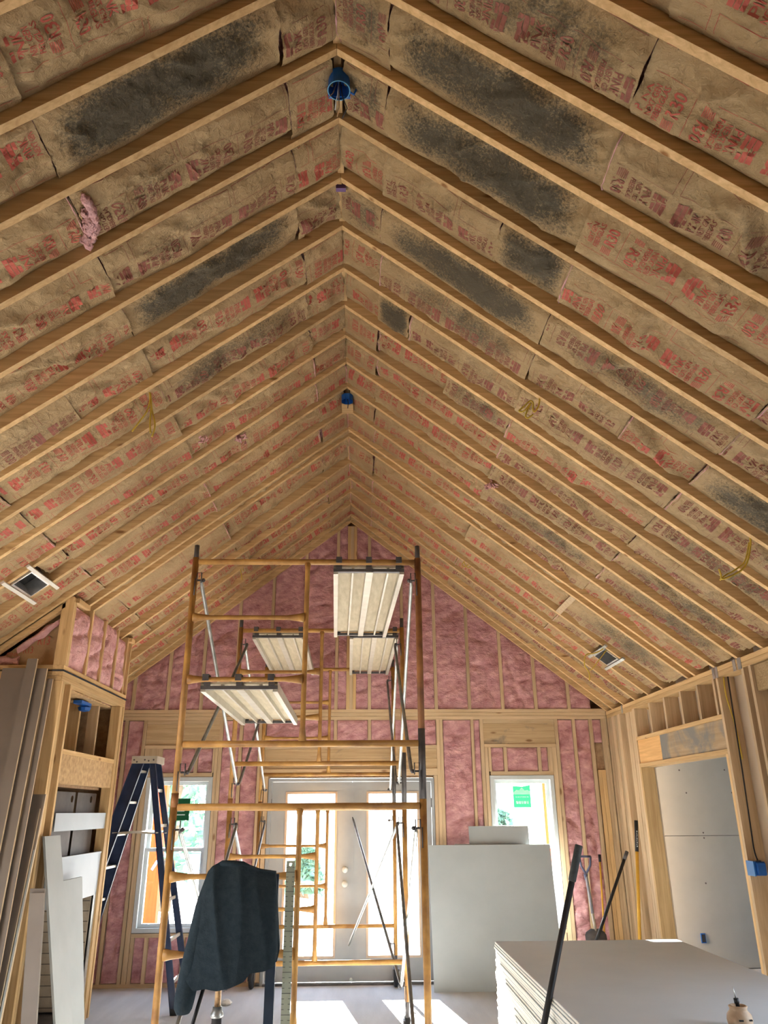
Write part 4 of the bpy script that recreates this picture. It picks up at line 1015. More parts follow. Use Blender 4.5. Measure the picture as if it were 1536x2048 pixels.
BOT = [(-0.800, 0.985), (-0.765, 0.92), (-0.72, 0.872), (-0.658, 0.884), (-0.598, 0.875), (-0.532, 0.888), (-0.461, 0.914), (-0.432, 0.950), (-0.361, 0.956), (-0.310, 0.975), (-0.293, 1.04)]
xs_ = np.linspace(-0.800, -0.293, 56); zt_ = np.interp(xs_, *zip(*TOP)); zb_ = np.interp(xs_, *zip(*BOT))
NQ = 44
q = np.linspace(0, 1, NQ)[None, :]
Xg = xs_[:, None] * np.ones((1, NQ)); Zg = zb_[:, None] + (zt_ - zb_)[:, None] * q
tt = (xs_ + 0.800) / 0.507
prof = np.sqrt(np.clip(1 - (2 * tt - 1) ** 2, 0, 1))[:, None] ** 0.7
drop = (1.0 - 0.72 * np.clip(q, 0, 1) ** 5) * (0.9 + 0.25 * (1 - q))
fold_ = 0.020 * ridge(Xg * 7 + Zg * 1.2, Zg * 1.6, 31) ** 3 + 0.012 * fbm(Xg * 9, Zg * 5, 33)
Yf = 4.655 - (0.085 * prof * drop + 0.004) - fold_ * prof
Yb = 4.665 + (0.095 * prof * drop + 0.004) + 0.5 * fold_ * prof
m = MB(); m.grid(Xg, Yf, Zg); n0 = len(m.v); m.grid(Xg, Yb, Zg)
nX = len(xs_)
ringi = [(i, 0) for i in range(nX)] + [(nX - 1, j) for j in range(1, NQ)] + [(i, NQ - 1) for i in range(nX - 2, -1, -1)] + [(0, j) for j in range(NQ - 2, 0, -1)]
ringi = ringi[nX - 1:] + [(0, 0)]          # open along the hem
ids = [i * NQ + j for i, j in ringi]
for a, b in zip(ids[:-1], ids[1:]): m.f.append((a, b, n0 + b, n0 + a))
t.part('body', m, BLACKCLOTH, True)
m = MB(); pts = []; rs = []
for z, x, r in ((1.36, -0.690, 0.02), (1.25, -0.705, 0.04), (1.14, -0.722, 0.050), (1.05, -0.738, 0.054), (0.96, -0.752, 0.056), (0.88, -0.766, 0.054), (0.82, -0.774, 0.052), (0.785, -0.777, 0.047), (0.762, -0.776, 0.034)):
    pts.append((x, 4.632 + 0.004 * math.sin(z * 30), z)); rs.append(r)
m.tube(pts, rs, 16); t.part('sleeve', m, BLACKCLOTH, True)
m = MB().tube([(-0.655, 4.65, 1.452), (-0.62, 4.622, 1.468), (-0.56, 4.612, 1.466), (-0.51, 4.622, 1.462), (-0.48, 4.65, 1.45)], [0.012, 0.016, 0.017, 0.016, 0.011], 10); t.part('collar', m, BLACKCLOTH, True)
single('straight_bar', boxes((-0.378, -0.326, 4.80, 4.83, 0.0, 1.40)), DARKBAR, 'dark blue flat bar standing upright behind the right side of the jacket', 'bar')
t = Node('drywall_square', (-0.27, 4.9, 0), 'greenish metal drywall T-square standing upright just right of the jacket', 'T-square')
m = MB(); a = (-0.294, -0.244)
m.box(a[0], a[1], 4.905, 4.909, 0.06, 1.435); m.box(a[0], a[0] + 0.018, 4.905, 4.909, 1.435, 1.45); m.box(a[1] - 0.018, a[1], 4.905, 4.909, 1.435, 1.45); m.box(a[0], a[1], 4.905, 4.909, 1.45, 1.462)
t.part('blade', m, GREENRULE)
t.part('head', boxes((-0.54, 0.02, 4.895, 4.92, 0.0, 0.06)), GREENRULE)
m = MB()
for i in range(54):
    z = 0.08 + i * 0.0254; L_ = 0.014 if i % 4 else 0.026
    m.box(a[0], a[0] + L_, 4.9042, 4.9049, z, z + 0.0025); m.box(a[1] - L_, a[1], 4.9042, 4.9049, z, z + 0.0025)
t.part('ruler_ticks', m, DARKSTEEL)

# ------------------------------------------------------------------ drywall: the big stack, the leaning sheets
SX0, SX1, SY0, SY1, TH = 1.14, 2.51, 2.70, 6.37, 0.0159
rg = np.random.RandomState(12)
NS = 52
GDS = 'sheets of the drywall stack'
proto = None
for i in range(NS):
    z0 = i * TH; dx = 0 if i >= NS - 1 else rg.uniform(-0.008, 0.004); dy = 0 if i >= NS - 1 else rg.uniform(-0.012, 0.004)
    lab = ('top grey drywall sheet of the tall stack at the lower right, with a sun patch' if i == NS - 1 else
           'second drywall sheet from the top of the tall stack at the lower right' if i == NS - 2 else
           'third drywall sheet from the top of the tall stack at the lower right' if i == NS - 3 else
           'grey drywall sheet inside the tall stack, only its edge showing below the top three')
    if proto is None:
        proto = Node('drywall_sheet', (SX0, SY0, 0), lab, 'drywall sheet', GDS)
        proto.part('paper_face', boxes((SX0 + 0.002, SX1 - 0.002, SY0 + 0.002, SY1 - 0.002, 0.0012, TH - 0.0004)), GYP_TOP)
        e_ = MB()
        e_.box(SX0, SX0 + 0.03, SY0, SY1, 0.002, TH - 0.0024); e_.box(SX1 - 0.03, SX1, SY0, SY1, 0.002, TH - 0.0024)
        e_.box(SX0 + 0.03, SX1 - 0.03, SY0, SY0 + 0.03, 0.002, TH - 0.0024); e_.box(SX0 + 0.03, SX1 - 0.03, SY1 - 0.03, SY1, 0.002, TH - 0.0024)
        proto.part('gypsum_edge', e_, GYP_EDGE)
        r_ = proto.o
    else:
        r_ = proto.o.copy(); C.objects.link(r_)
        for c_ in proto.o.children:
            d_ = c_.copy(); C.objects.link(d_); d_.parent = r_
    r_.location = (SX0 + dx, SY0 + dy, z0); r_['label'] = lab
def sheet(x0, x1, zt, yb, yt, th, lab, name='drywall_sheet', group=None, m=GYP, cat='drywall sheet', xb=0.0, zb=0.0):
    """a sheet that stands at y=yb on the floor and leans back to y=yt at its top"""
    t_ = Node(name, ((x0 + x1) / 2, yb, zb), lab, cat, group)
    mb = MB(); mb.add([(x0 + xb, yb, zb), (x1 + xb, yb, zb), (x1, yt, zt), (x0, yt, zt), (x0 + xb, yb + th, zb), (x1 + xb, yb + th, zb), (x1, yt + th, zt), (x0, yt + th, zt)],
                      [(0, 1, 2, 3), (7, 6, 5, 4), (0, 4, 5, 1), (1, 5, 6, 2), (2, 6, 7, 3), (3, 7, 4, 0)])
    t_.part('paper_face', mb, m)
    e = 0.0006; mb = MB()
    mb.add([(x0 - e, yt + 0.001, zt - 0.001), (x1 + e, yt + 0.001, zt - 0.001), (x1 + e, yt + th - 0.001, zt + e), (x0 - e, yt + th - 0.001, zt + e),
            (x0 - e, yt + 0.001, zt - 0.004), (x1 + e, yt + 0.001, zt - 0.004), (x1 + e, yt + th - 0.001, zt - 0.004), (x0 - e, yt + th - 0.001, zt - 0.004)],
           [(0, 1, 2, 3), (7, 6, 5, 4), (0, 4, 5, 1), (1, 5, 6, 2), (2, 6, 7, 3), (3, 7, 4, 0)])
    t_.part('gypsum_edge', mb, GYP_EDGE)
    return t_
sheet(0.905, 2.262, 1.374, 9.00, 9.20, 0.0159, 'large square grey drywall sheet leaning on the back wall below the right window')
sheet(1.37, 2.05, 1.565, 9.10, 9.29, 0.013, 'small grey drywall offcut sticking up behind the large leaning sheet')
sheet(1.20, 1.62, 1.382, 9.05, 9.245, 0.013, 'narrow drywall strip between the large leaning sheet and the offcut, only its torn top showing')

# black pole leaning on the stack
t = Node('pole', (0.95, 4.52, 0), 'long black pole with a grip, leaning on the drywall stack in the foreground', 'pole')
pe = Vector((1.1235, 4.55, 0.832)); ptop = at(1158, 1690, 4.55); dirp = (ptop - pe).normalized()
pb = pe - dirp * ((pe.z - 0.01) / dirp.z)
t.part('shaft', MB().tube([pb, ptop - dirp * 0.19], 0.0165, 14), BLACK, True)
t.part('grip', MB().tube([ptop - dirp * 0.19, ptop - dirp * 0.185, ptop - dirp * 0.005, ptop], [0.018, 0.0215, 0.0215, 0.019], 14), mat('grey_rubber', (0.03, 0.035, 0.036), (0.06, 0.065, 0.066), 0.7, 30), True)

# tan bottle with a nozzle on the stack
zt = NS * TH; bx, by = 1.832, 3.92
t = Node('dispenser_bottle', (bx, by, zt), 'tan rounded bottle with a black neck and thin wire tip on the drywall stack', 'bottle')
t.part('body', MB().lathe([(0.02, 0), (0.05, 0.004), (0.055, 0.03), (0.052, 0.05), (0.038, 0.066), (0.037, 0.072), (0.041, 0.082), (0.034, 0.086), (0.03, 0.078), (0.001, 0.076)], (bx, by, zt), 22), TAN, True)
t.part('neck', MB().tube([(bx, by, zt + 0.076), (bx - 0.001, by, zt + 0.092), (bx - 0.002, by, zt + 0.0925), (bx - 0.004, by, zt + 0.112)], [0.0085, 0.0085, 0.011, 0.011], 12), BLACK, True)
t.part('wire_tip', MB().tube([(bx - 0.004, by, zt + 0.112), (bx - 0.010, by, zt + 0.158)], [0.003, 0.0012], 8), STEEL, True)
m = MB(); m.box(bx - 0.026, bx - 0.008, by - 0.0565, by - 0.050, zt + 0.034, zt + 0.040); m.box(bx + 0.020, bx + 0.034, by - 0.052, by - 0.044, zt + 0.034, zt + 0.040); t.part('slots', m, BLACK)

# ------------------------------------------------------------------ tools in the back right corner
t = Node('shovel', (2.66, 9.15, 0), 'shovel with a grey D-shaped handle and dark blade, upside against the pink corner batts', 'shovel')
A = at(1172, 1748, 9.22); B = at(1191, 1862, 9.12); hl = at(1159, 1713, 9.22); hr = at(1181, 1713, 9.22)
t.part('shaft', MB().tube([A, lerp(A, B, 0.35), lerp(A, B, 0.7)], 0.017, 12), mat('grey_handle_grip', (0.22, 0.22, 0.25), (0.34, 0.33, 0.36), 0.5, 8), True)
t.part('lower_shaft', MB().tube([lerp(A, B, 0.7), B], 0.016, 12), ALU, True, label='bare light metal lower shaft')
h = t.part('handle', MB().tube([A + Vector((0, 0, -0.06)), A + Vector((-0.004, 0, 0.0))], [0.018, 0.024], 10).tube([A, lerp(A, hl, 0.45) + Vector((-0.02, 0, 0)), hl], [0.014, 0.012, 0.011], 8).tube([A, lerp(A, hr, 0.5) + Vector((0.022, 0, 0)), hr], [0.014, 0.012, 0.011], 8).tube([hl, hr], 0.012, 8), mat('slate_plastic', (0.08, 0.09, 0.16), (0.14, 0.15, 0.24), 0.5, 8), True)
bl = MB(); Xg = np.linspace(-0.115, 0.115, 12)[:, None] * np.ones((1, 14)); q = np.linspace(0, 1, 14)[None, :] * np.ones((12, 1))
wq = np.where(q > 0.6, np.sqrt(np.clip(1 - ((q - 0.6) / 0.4) ** 2, 0, 1)) * 0.85 + 0.15, 1) * np.where(q < 0.1, 0.35 + 6.5 * q, 1)
Zg = B.z + 0.02 - q * 0.38; Yg = B.y - 0.03 * (1 - (Xg / 0.115) ** 2) - 0.10 * q + 0.02
bl.grid(B.x + Xg * wq, Yg, np.clip(Zg, 0.02, 9)); n0 = len(bl.v); bl.grid(B.x + Xg * wq, Yg + 0.003, np.clip(Zg, 0.02, 9)); t.part('blade', bl, DARKSTEEL, True)
t = Node('broom_handle', (2.76, 9.2, 0), 'thin yellow wooden handle with a black cap, standing by the shovel', 'handle')
A = at(1199, 1709, 9.3); B = Vector((2.735, 9.12, 0.01)); t.part('shaft', MB().tube([lerp(A, B, 0.05), B], 0.010, 10), YHANDLE, True); t.part('cap', MB().tube([A, lerp(A, B, 0.06)], 0.016, 10), BLACK, True)
t = Node('rod', (2.5, 9.0, 0), 'long dark rod slanting across the back right corner past the shovel', 'rod')
A = at(1254, 1703, 9.0); B = at(1193, 1882, 8.85); dr_ = (B - A).normalized(); B = A + dr_ * ((0.01 - A.z) / dr_.z)
t.part('shaft', MB().tube([lerp(A, B, 0.06), B], 0.0165, 12), BLACK, True); t.part('tip', MB().tube([A, lerp(A, B, 0.06)], [0.02, 0.019], 12), DARKSTEEL, True)
t = Node('long_handle', (3.02, 8.85, 0), 'yellow tool handle with a black upper grip, standing against the right wall studs', 'handle')
A = at(1272, 1641, 8.72); B = at(1279, 1868, 8.62); dr_ = (B - A).normalized(); B = A + dr_ * ((0.01 - A.z) / dr_.z)
q = (A - at(1272, 1703, 8.69)).length / (A - B).length
t.part('shaft', MB().tube([lerp(A, B, q), B], 0.0175, 12), YHANDLE, True); g_ = t.part('grip', MB().tube([A, lerp(A, B, q)], 0.019, 12), BLACK, True)
m = MB()
for k in range(9):
    c_ = lerp(A, B, q * (0.35 + 0.06 * k)); m.box(c_.x - 0.006, c_.x + 0.004 - 0.004 * (k % 2), c_.y - 0.0205, c_.y - 0.0185, c_.z - 0.006, c_.z + 0.006)
t.sub(g_, 'grip_marks', m, WHITE)

# ------------------------------------------------------------------ boards leaning at the left edge
def board(x0, x1, zt, yt, yb, sh, th, m, lab, grp='grey boards leaning on the chimney chase', edge=True):
    t_ = Node('trim_board', ((x0 + x1) / 2 + sh, yb, 0), lab, 'board', grp)
    mb = MB(); mb.add([(x0 + sh, yb, 0.0), (x1 + sh, yb, 0.0), (x1, yt, zt), (x0, yt, zt), (x0 + sh, yb + th, 0.0), (x1 + sh, yb + th, 0.0), (x1, yt + th, zt), (x0, yt + th, zt)],
                      [(0, 1, 2, 3), (7, 6, 5, 4), (0, 4, 5, 1), (1, 5, 6, 2), (2, 6, 7, 3), (3, 7, 4, 0)])
    t_.part('face', mb, m)
    e = 0.0015; w = 0.006
    if edge:
        mb = MB(); mb.add([(x1 + sh, yb + 0.001, 0.001), (x1 + sh + e, yb + 0.001, 0.001), (x1 + e, yt + 0.001, zt - 0.001), (x1, yt + 0.001, zt - 0.001),
                           (x1 + sh, yb + th, 0.001), (x1 + sh + e, yb + th, 0.001), (x1 + e, yt + th, zt - 0.001), (x1, yt + th, zt - 0.001)],
                          [(0, 1, 2, 3), (7, 6, 5, 4), (0, 4, 5, 1), (1, 5, 6, 2), (2, 6, 7, 3), (3, 7, 4, 0)])
        t_.part('pale_edge', mb, BOARD_EDGE)  # paler strip along the right edge
    return t_
board(-2.80, -2.575, 2.842, 6.335, 5.75, 0.15, 0.02, BOARD, 'widest tall grey-brown board at the left edge of the room')
board(-2.595, -2.516, 2.912, 6.30, 5.70, 0.15, 0.02, BOARD, 'tallest narrow grey-brown board, its top above the others at the left edge')
board(-2.555, -2.440, 2.838, 6.335, 5.74, 0.15, 0.02, BOARD, 'tall grey-brown board just right of the tallest one')
board(-2.435, -2.392, 2.76, 6.365, 5.79, 0.15, 0.012, BOARD, 'slim tall strip at the right of the tall grey-brown boards')
board(-2.395, -2.285, 1.868, 6.30, 5.86, 0.07, 0.018, BOARD, 'mid-height grey-brown board leaning in front of the chase corner, the taller of two')
board(-2.425, -2.300, 1.766, 6.265, 5.82, 0.07, 0.018, BOARD, 'mid-height grey-brown board leaning in front of the chase corner, the shorter of two')
board(-2.292, -2.279, 1.72, 6.27, 5.83, 0.07, 0.02, BOARDW, 'thin white-edged strip beside the mid-height boards')
board(-2.10, -2.005, 1.228, 5.80, 5.66, 0.16, 0.02, BOARD, 'short upright beige board standing low at the left, in front of its twin', 'short boards at the lower left', False)
board(-2.118, -2.018, 1.252, 5.835, 5.70, 0.16, 0.018, BOARD, 'short upright beige board directly behind its twin at the lower left', 'short boards at the lower left', False)
def side_board(y0, y1, zt, xt, xb, th, m, lab, grp='white boards leaning on the fireplace', dy=0.0):
    """leans on the chase face: XT at its top, XB on the floor"""
    t_ = Node('trim_board', (xb, (y0 + y1) / 2, 0), lab, 'board', grp)
    mb = MB(); mb.add([(xb, y0 + dy, 0), (xb, y1 + dy, 0), (xt, y1, zt), (xt, y0, zt), (xb - th, y0 + dy, 0), (xb - th, y1 + dy, 0), (xt - th, y1, zt), (xt - th, y0, zt)],
                      [(0, 1, 2, 3), (7, 6, 5, 4), (0, 4, 5, 1), (1, 5, 6, 2), (2, 6, 7, 3), (3, 7, 4, 0)])
    t_.part('face', mb, m); return t_
side_board(6.41, 6.74, 1.566, -2.288, -1.965, 0.018, BOARDW, 'taller white board leaning on the chase face beside the fireplace', dy=0.05)
side_board(6.76, 7.30, 1.222, -2.255, -2.055, 0.018, BOARDW, 'wider white board leaning on the fireplace, right of the taller one', dy=-0.03)
side_board(6.10, 6.16, 1.15, -2.20, -2.02, 0.012, BOARDW, 'narrow white strip between the short beige boards and the taller white board', dy=0.0)

# ------------------------------------------------------------------ fireplace unit in the chase
t = Node('fireplace', (-2.6, 7.35, 0), 'metal fireplace box with firebrick lining and dark perforated stand-off plates, set in the chase opening', 'fireplace')
FX = -2.345
t.part('upper_panel', boxes((FX - 0.004, FX, 6.735, 8.04, 1.592, 1.732)), ENAMEL)
m = MB(); m.box(FX - 0.004, FX, 6.70, 8.03, 1.02, 1.375); m.box(FX - 0.03, FX + 0.004, 6.70, 8.03, 1.375, 1.39)
t.part('lower_panel', m, ENAMEL)
t.part('firebox_shell', boxes((-3.1, FX - 0.01, 6.70, 6.72, 0.02, 1.37), (-3.1, FX - 0.01, 8.02, 8.04, 0.02, 1.37), (-3.1, -3.08, 6.72, 8.02, 0.02, 1.37), (-3.1, FX - 0.01, 6.72, 8.02, 1.36, 1.374), (-3.1, FX - 0.01, 6.72, 8.02, 0.02, 0.08)), DARKSTEEL)
t.part('edge_strip', boxes((FX - 0.006, FX, 7.965, 8.035, 0.02, 1.02)), STEEL)
br = t.part('firebrick_lining', boxes((-2.80, -2.78, 6.74, 8.0, 0.09, 1.05), (-2.78, FX - 0.02, 7.955, 7.965, 0.09, 1.05)), BRICK)
m = MB()
for i in range(-6, 14):
    z0 = 0.10 + i * 0.105
    pa = [(-2.779, 6.75, z0), (-2.779, 7.94, z0 + 0.75)]
    a, b = Vector(pa[0]), Vector(pa[1])
    qa = max(0, (0.10 - a.z) / (b.z - a.z)); qb = min(1, (1.04 - a.z) / (b.z - a.z))
    if qb > qa + 0.02: m.bar(lerp(a, b, qa), lerp(a, b, qb), 0.008, 0.004, (0, 0, 1))
for i in range(12):
    z0 = 0.12 + i * 0.085; m.box(-2.775, FX - 0.025, 7.952, 7.9545, z0, z0 + 0.007)
t.sub(br, 'brick_joints', m, mat('dark_mortar', (0.10, 0.085, 0.07), (0.15, 0.13, 0.11), 0.9, 20))
def plate(y0, y1, z0, z1, holes, x, cut=0.0):
    """steel plate with round holes"""
    m = MB(); n = 16; th = 0.003
    ys = [y0] + [v for h_ in holes for v in (h_[0] - h_[2] - 0.01, h_[0] + h_[2] + 0.01)] + [y1]
    for i in range(0, len(ys), 2):
        if ys[i + 1] > ys[i] + 1e-4: m.box(x - th, x, ys[i], ys[i + 1], z0, z1)
    for hy, hz, r in holes:
        a, b = hy - r - 0.01, hy + r + 0.01
        m.box(x - th, x, a, b, z0, hz - r - 0.01); m.box(x - th, x, a, b, hz + r + 0.01, z1)
        k = len(m.v); R = r + 0.01
        for j in range(n):
            an = 2 * math.pi * j / n; c_, s_ = math.cos(an), math.sin(an); f = R / max(abs(c_), abs(s_))
            m.v += [(x, hy + c_ * r, hz + s_ * r), (x, hy + c_ * f, hz + s_ * f)]
        for j in range(n):
            a_ = k + 2 * j; b_ = k + 2 * ((j + 1) % n); m.f.append((a_, a_ + 1, b_ + 1, b_))
    return m
for y0, y1, z0, z1, hs, x in ((6.87, 7.34, 1.385, 1.905, ((7.27, 1.848, 0.03),), -2.42), (7.40, 7.92, 1.385, 1.905, ((7.78, 1.85, 0.03),), -2.42),
                              (6.80, 7.30, 1.385, 1.72, ((7.02, 1.50, 0.035), (7.20, 1.50, 0.04)), -2.62), (7.45, 8.0, 1.385, 1.72, ((7.62, 1.50, 0.035), (7.86, 1.50, 0.035)), -2.62)):
    t.part('standoff_plate', plate(y0, y1, z0, z1, hs, x), mat('brown_black_sheet', (0.045, 0.035, 0.03), (0.085, 0.068, 0.058), 0.5, 8, metal=0.2))
t.part('flue_collar', MB().lathe([(0.10, 0), (0.10, 0.03), (0.09, 0.035), (0.09, 0.09)], (-2.7, 7.40, 1.375), 24), FLEX, True)
single('rag', MB().lathe([(0.002, -0.03), (0.05, -0.02), (0.062, 0.01), (0.03, 0.035), (0.002, 0.04)], (-2.52, 7.55, 2.665), 10).box(-2.56, -2.48, 7.35, 7.62, 2.69, 2.72), BLUE, 'crumpled blue plastic item tucked under the plate at the top of the chase niche', 'plastic item')

# ------------------------------------------------------------------ ceiling boxes, duct boots, loose cables
t = Node('ceiling_box', (0.008, 2.86, 5.30), 'round blue ceiling box with dangling wires at the ridge, nearest the camera', 'electrical box', 'blue ceiling boxes')
m = MB(); n = 24; k = 0
for r, z in ((0.056, 5.195), (0.056, 5.295), (0.004, 5.297)): m.v += [(0.008 + r * math.cos(2 * math.pi * j / n), 2.845 + r * math.sin(2 * math.pi * j / n), z) for j in range(n)]
for a in range(2): m.f += [(a * n + j, a * n + (j + 1) % n, (a + 1) * n + (j + 1) % n, (a + 1) * n + j) for j in range(n)]
t.part('shell', m, BLUE, False)
t.part('rim', MB().tube([(0.008 + 0.057 * math.cos(q_ * math.pi / 12), 2.845 + 0.057 * math.sin(q_ * math.pi / 12), 5.196) for q_ in range(24)], 0.003, 6, True), mat('bright_blue_plastic', (0.08, 0.30, 0.55), (0.12, 0.36, 0.62), 0.35, 8), True)
ar = t.part('bracket_arm', MB().tube([(0.06, 2.86, 5.21), (0.085, 2.87, 5.20), (0.10, 2.86, 5.235)], 0.006, 6), BLUE, True)
t.part('bracket_plate', boxes((-0.05, 0.066, 2.89, 2.905, 5.21, 5.30)), BLUE)
for i, (c_, mt) in enumerate((((0.0, 0.02, 0.08), RUST), ((-0.05, -0.01, 0.06), RUST), ((-0.012, 0.01, 0.05), WHITE), ((0.03, 0.03, 0.07), BLACK))):
    t.part('wire', MB().tube([(0.008 + c_[0] * 0.2, 2.85, 5.27), (0.008 + c_[0] * 0.6, 2.86 + c_[1] * 0.5, 5.19), (0.008 + c_[0] * 1.4, 2.88 + c_[1], 5.19 - c_[2] * 0.6), (0.008 + c_[0] * 0.9 - 0.01, 2.90 + c_[1] * 1.5, 5.19 - c_[2])], 0.0028, 6), mt, True)
t = Node('ceiling_box', (0.0, 6.08, 5.25), 'blue octagonal ceiling box with a pale wood block, farther along the ridge', 'electrical box', 'blue ceiling boxes')
m = MB(); n = 8
for r, z in ((0.055, 5.20), (0.055, 5.26), (0.004, 5.262)): m.v += [(r * math.cos(2 * math.pi * (j + .5) / n), 6.05 + r * math.sin(2 * math.pi * (j + .5) / n), z) for j in range(n)]
for a in range(2): m.f += [(a * n + j, a * n + (j + 1) % n, (a + 1) * n + (j + 1) % n, (a + 1) * n + j) for j in range(n)]
t.part('shell', m, BLUE)
t.part('wood_block', boxes((-0.052, 0.052, 6.12, 6.30, 5.215, 5.27)), WX)
t.part('wire', MB().tube([(0, 6.05, 5.25), (0.01, 6.06, 5.19), (0.005, 6.10, 5.16)], 0.004, 6), BLACK, True)
single('plastic_scrap', MB().box(-0.03, 0.03, 3.57, 3.60, RZ - 0.03, RZ + 0.0), mat('purple_plastic', (0.10, 0.05, 0.14), (0.18, 0.10, 0.24), 0.5, 8), 'small purple plastic piece wedged at the third ridge joint from the nearest', 'plastic item')

def boot(s, x0, x1, y0, y1, yb0, yb1, mbar, lab, mats):
    """duct boot let into the ceiling between two rafters, held by two hanger strips"""
    c_ = ((x0 + x1) / 2 * s, (y0 + y1) / 2); t_ = Node('duct_boot', (c_[0], c_[1], roofz(c_[0])), lab, 'vent', 'ceiling duct boots')
    def P(x, y, r): return (s * (x + r * ST), y, roofz(x) + r * CT)
    def slab(a, b, ya, yb_, ra, rb):
        return MB().add([P(a, ya, ra), P(b, ya, ra), P(b, yb_, ra), P(a, yb_, ra), P(a, ya, rb), P(b, ya, rb), P(b, yb_, rb), P(a, yb_, rb)], [(0, 3, 2, 1), (4, 5, 6, 7), (0, 1, 5, 4), (1, 2, 6, 5), (2, 3, 7, 6), (3, 0, 4, 7)])
    w = 0.012; m_ = MB()
    for q_ in (slab(x0, x1, y0, y0 + w, -0.012, 0.16), slab(x0, x1, y1 - w, y1, -0.012, 0.16), slab(x0, x0 + w, y0 + w, y1 - w, -0.012, 0.16), slab(x1 - w, x1, y0 + w, y1 - w, -0.012, 0.16)): m_.add(q_.v, q_.f)
    t_.part('collar', m_, FLEX)
    t_.part('lining', slab(x0 + w, x1 - w, y0 + w, y1 - w, 0.10, 0.11), DUCTBLACK, label='black duct interior')
    for xa in (x0 - 0.02, x1 + 0.004): t_.part('hanger_strip', slab(xa, xa + 0.022, yb0, yb1, -0.022, -0.004), mats)
boot(-1, 2.36, 2.50, 5.575, 5.922, 5.46, 6.06, mat('white_wood_strip', (0.62, 0.58, 0.5), (0.72, 0.68, 0.6), 0.6, 5), 'open metal duct boot between rafters on the left slope, with two pale hanger strips', mat('white_wood_strip', (0.62, 0.58, 0.5), (0.72, 0.68, 0.6), 0.6, 5))
boot(1, 2.60, 2.74, 7.578, 7.935, 7.45, 8.05, STEEL, 'open metal duct boot between rafters on the right slope, near the gable wall', STEEL)

def cable(lab, pts, r=0.0055, m=YELLOW):
    single('electrical_cable', MB().tube(pts, r, 8), m, lab, 'cable', 'loose yellow cables on the ceiling', True)
def smooth_pts(pts, n=5):
    P_ = [Vector(p) for p in pts]; out = []
    for i in range(len(P_) - 1):
        a = P_[max(i - 1, 0)]; b = P_[i]; c_ = P_[i + 1]; d_ = P_[min(i + 2, len(P_) - 1)]
        for j in range(n):
            u_ = j / n; out.append(0.5 * ((2 * b) + (c_ - a) * u_ + (2 * a - 5 * b + 4 * c_ - d_) * u_ ** 2 + (3 * b - a - 3 * c_ + d_) * u_ ** 3))
    return out + [P_[-1]]
Y0 = 4.41
cable('yellow cable tail hanging from the left slope, its long end pointing left', smooth_pts([at(299, 785, Y0), at(300, 800, Y0), at(294, 822, Y0), at(280, 842, Y0), at(264, 863, Y0)]))
cable('yellow cable tail hanging straight down from the left slope', smooth_pts([at(300, 786, Y0 + .01), at(302, 815, Y0 + .01), at(300, 845, Y0 + .01), at(301, 866, Y0 + .01)]))
cable('yellow cable tail hanging from the left slope, lowest tip', smooth_pts([at(301, 786, Y0 + .02), at(304, 820, Y0 + .02), at(310, 850, Y0 + .02), at(304, 874, Y0 + .02)]))
Y0 = 4.36
cable('coiled yellow cable hanging from a rafter on the right slope, nearest of the right-hand cables', smooth_pts([at(1075, 792, Y0), at(1079, 797, Y0), at(1077, 812, Y0), at(1069, 824, Y0), at(1066, 818, Y0), at(1066, 806, Y0), at(1060, 802, Y0), at(1049, 812, Y0), at(1038, 822, Y0), at(1048, 822, Y0), at(1062, 806, Y0), at(1056, 818, Y0), at(1051, 832, Y0), at(1056, 836, Y0), at(1066, 829, Y0)], 4))
cable('small coiled yellow cable on the right slope above the scaffold top', smooth_pts([at(944, 1098, 7.96), at(942, 1108, 7.96), at(936, 1118, 7.96), at(925, 1127, 7.96), at(927, 1134, 7.96), at(938, 1128, 7.96), at(942, 1118, 7.96), at(934, 1116, 7.96), at(928, 1124, 7.96), at(936, 1136, 7.96), at(945, 1128, 7.96)], 4), 0.0045)
cable('short yellow cable hanging on the left slope behind the scaffold top bar', smooth_pts([at(480, 1134, 8.36), at(482, 1146, 8.36), at(484, 1160, 8.36)]), 0.006)
cable('short curled yellow cable beside the hanging one behind the scaffold top bar', smooth_pts([at(474, 1140, 8.37), at(478, 1132, 8.37), at(485, 1133, 8.37), at(486, 1142, 8.37)]), 0.005)
cable('long yellow cable looping down from a right-slope rafter at the right edge', smooth_pts([at(1500, 1072, 4.42), at(1501, 1090, 4.42), at(1494, 1125, 4.42), at(1478, 1144, 4.42), at(1446, 1158, 4.42), at(1442, 1150, 4.42), at(1438, 1138, 4.42)]), 0.006)
cable('thin yellow cable end beside the loop at the right edge', smooth_pts([at(1498, 1085, 4.43), at(1490, 1122, 4.43), at(1470, 1140, 4.43), at(1452, 1150, 4.43), at(1440, 1160, 4.43)]), 0.005)
cable('yellow cable drooping round the right duct boot', smooth_pts([at(1215, 1280, 7.55), at(1208, 1296, 7.55), at(1190, 1306, 7.55), at(1172, 1310, 7.55), at(1169, 1330, 7.55), at(1178, 1345, 7.55), at(1179, 1362, 7.55)]), 0.006)
cable('second yellow cable crossing the opening of the right duct boot', smooth_pts([at(1213, 1300, 7.56), at(1204, 1312, 7.56), at(1186, 1336, 7.56), at(1180, 1340, 7.56)]), 0.005)

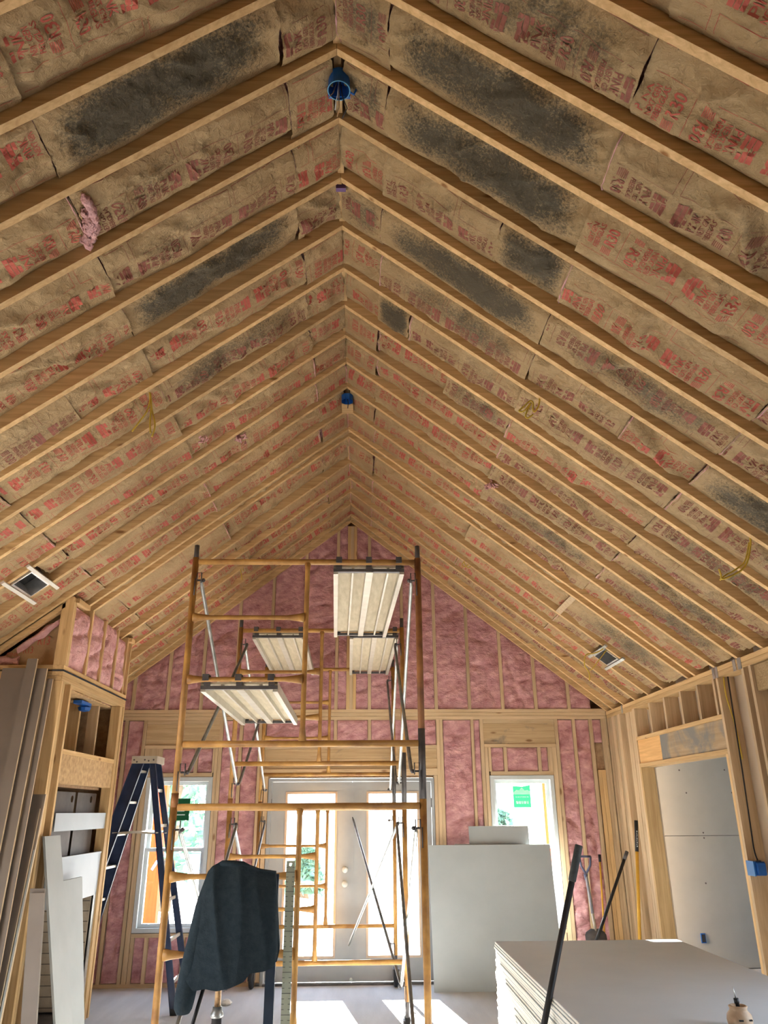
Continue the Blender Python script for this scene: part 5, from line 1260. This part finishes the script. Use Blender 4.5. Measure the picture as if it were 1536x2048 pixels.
# blue outlet box on the right wall with its black cable
t = Node('outlet_box', (3.14, 6.25, 1.258), 'blue plastic outlet box nailed to a stud of the right wall at the right edge', 'electrical box')
m = MB(); m.box(3.108, 3.19, 6.20, 6.31, 1.262, 1.358); m.box(3.12, 3.18, 6.17, 6.20, 1.27, 1.35)
t.part('shell', m, BLUE); t.part('face', boxes((3.100, 3.108, 6.196, 6.314, 1.258, 1.362)), mat('lit_blue_plastic', (0.03, 0.16, 0.42), (0.05, 0.20, 0.50), 0.4, 8)); t.part('clamp', boxes((3.125, 3.165, 6.20, 6.222, 1.358, 1.366)), BLACK)  # face in a paler blue, the light on that side painted in
single('electrical_cable', MB().tube(smooth_pts([(3.20, 6.30, 2.757), (3.19, 6.285, 2.62), (3.185, 6.282, 2.4), (3.18, 6.285, 2.0), (3.17, 6.285, 1.6), (3.15, 6.25, 1.44), (3.145, 6.215, 1.37)]), 0.006, 8), BLACK, 'black cable running down a stud into the blue box on the right wall', 'cable', None, True)
single('electrical_cable', MB().tube(smooth_pts([(3.17, 6.312, 2.757), (3.165, 6.311, 2.6), (3.20, 6.312, 2.35), (3.21, 6.312, 2.1)]), 0.006, 8), YELLOW, 'yellow cable stapled beside the doorway on the right wall stud', 'cable', None, True)
single('plaster_scrap', MB().lathe([(0.002, 0), (0.05, 0.002), (0.06, 0.02), (0.03, 0.045), (0.002, 0.05)], (-1.15, 8.6, 0), 9), GYP_EDGE, 'small white crumpled scrap on the floor behind the jacket', 'scrap')

# ------------------------------------------------------------------ trees outside
def tree(x, y, h, r, lab, seed):
    rg = np.random.RandomState(seed); t_ = Node('tree', (x, y, -0.3), lab, 'tree', 'trees outside the windows')
    t_.part('trunk', MB().tube([(x, y, -0.3), (x + 0.1, y, h * 0.4), (x, y, h * 0.85)], [0.14, 0.10, 0.03], 8), BARK, True)
    m_ = MB()
    for i in range(1100):
        a = rg.uniform(0, 2 * math.pi); z = rg.uniform(0.12, 1.0); rr = r * (1.05 - z) ** 0.7 * math.sqrt(rg.uniform(0.1, 1))
        c_ = Vector((x + rr * math.cos(a), y + rr * math.sin(a), -0.3 + z * h)); u_ = Vector(rg.normal(0, 1, 3)).normalized(); v_ = u_.orthogonal().normalized(); s_ = rg.uniform(0.08, 0.2)
        m_.add([c_ - u_ * s_, c_ + v_ * s_ * 0.45, c_ + u_ * s_, c_ - v_ * s_ * 0.45], [(0, 1, 2, 3)])
    t_.part('foliage', m_, LEAF)
tree(-4.2, 19.0, 5.6, 1.5, 'leafy green tree seen through the right half of the left window', 1)
tree(-5.6, 24.0, 4.4, 1.6, 'lower green tree farther off through the left window', 2)
tree(-1.25, 21.5, 1.15, 0.6, 'small green bush-like tree seen through the left door glass', 3)
tree(4.6, 26.0, 2.0, 1.2, 'small pale tree far off below the green sticker of the right window', 4)
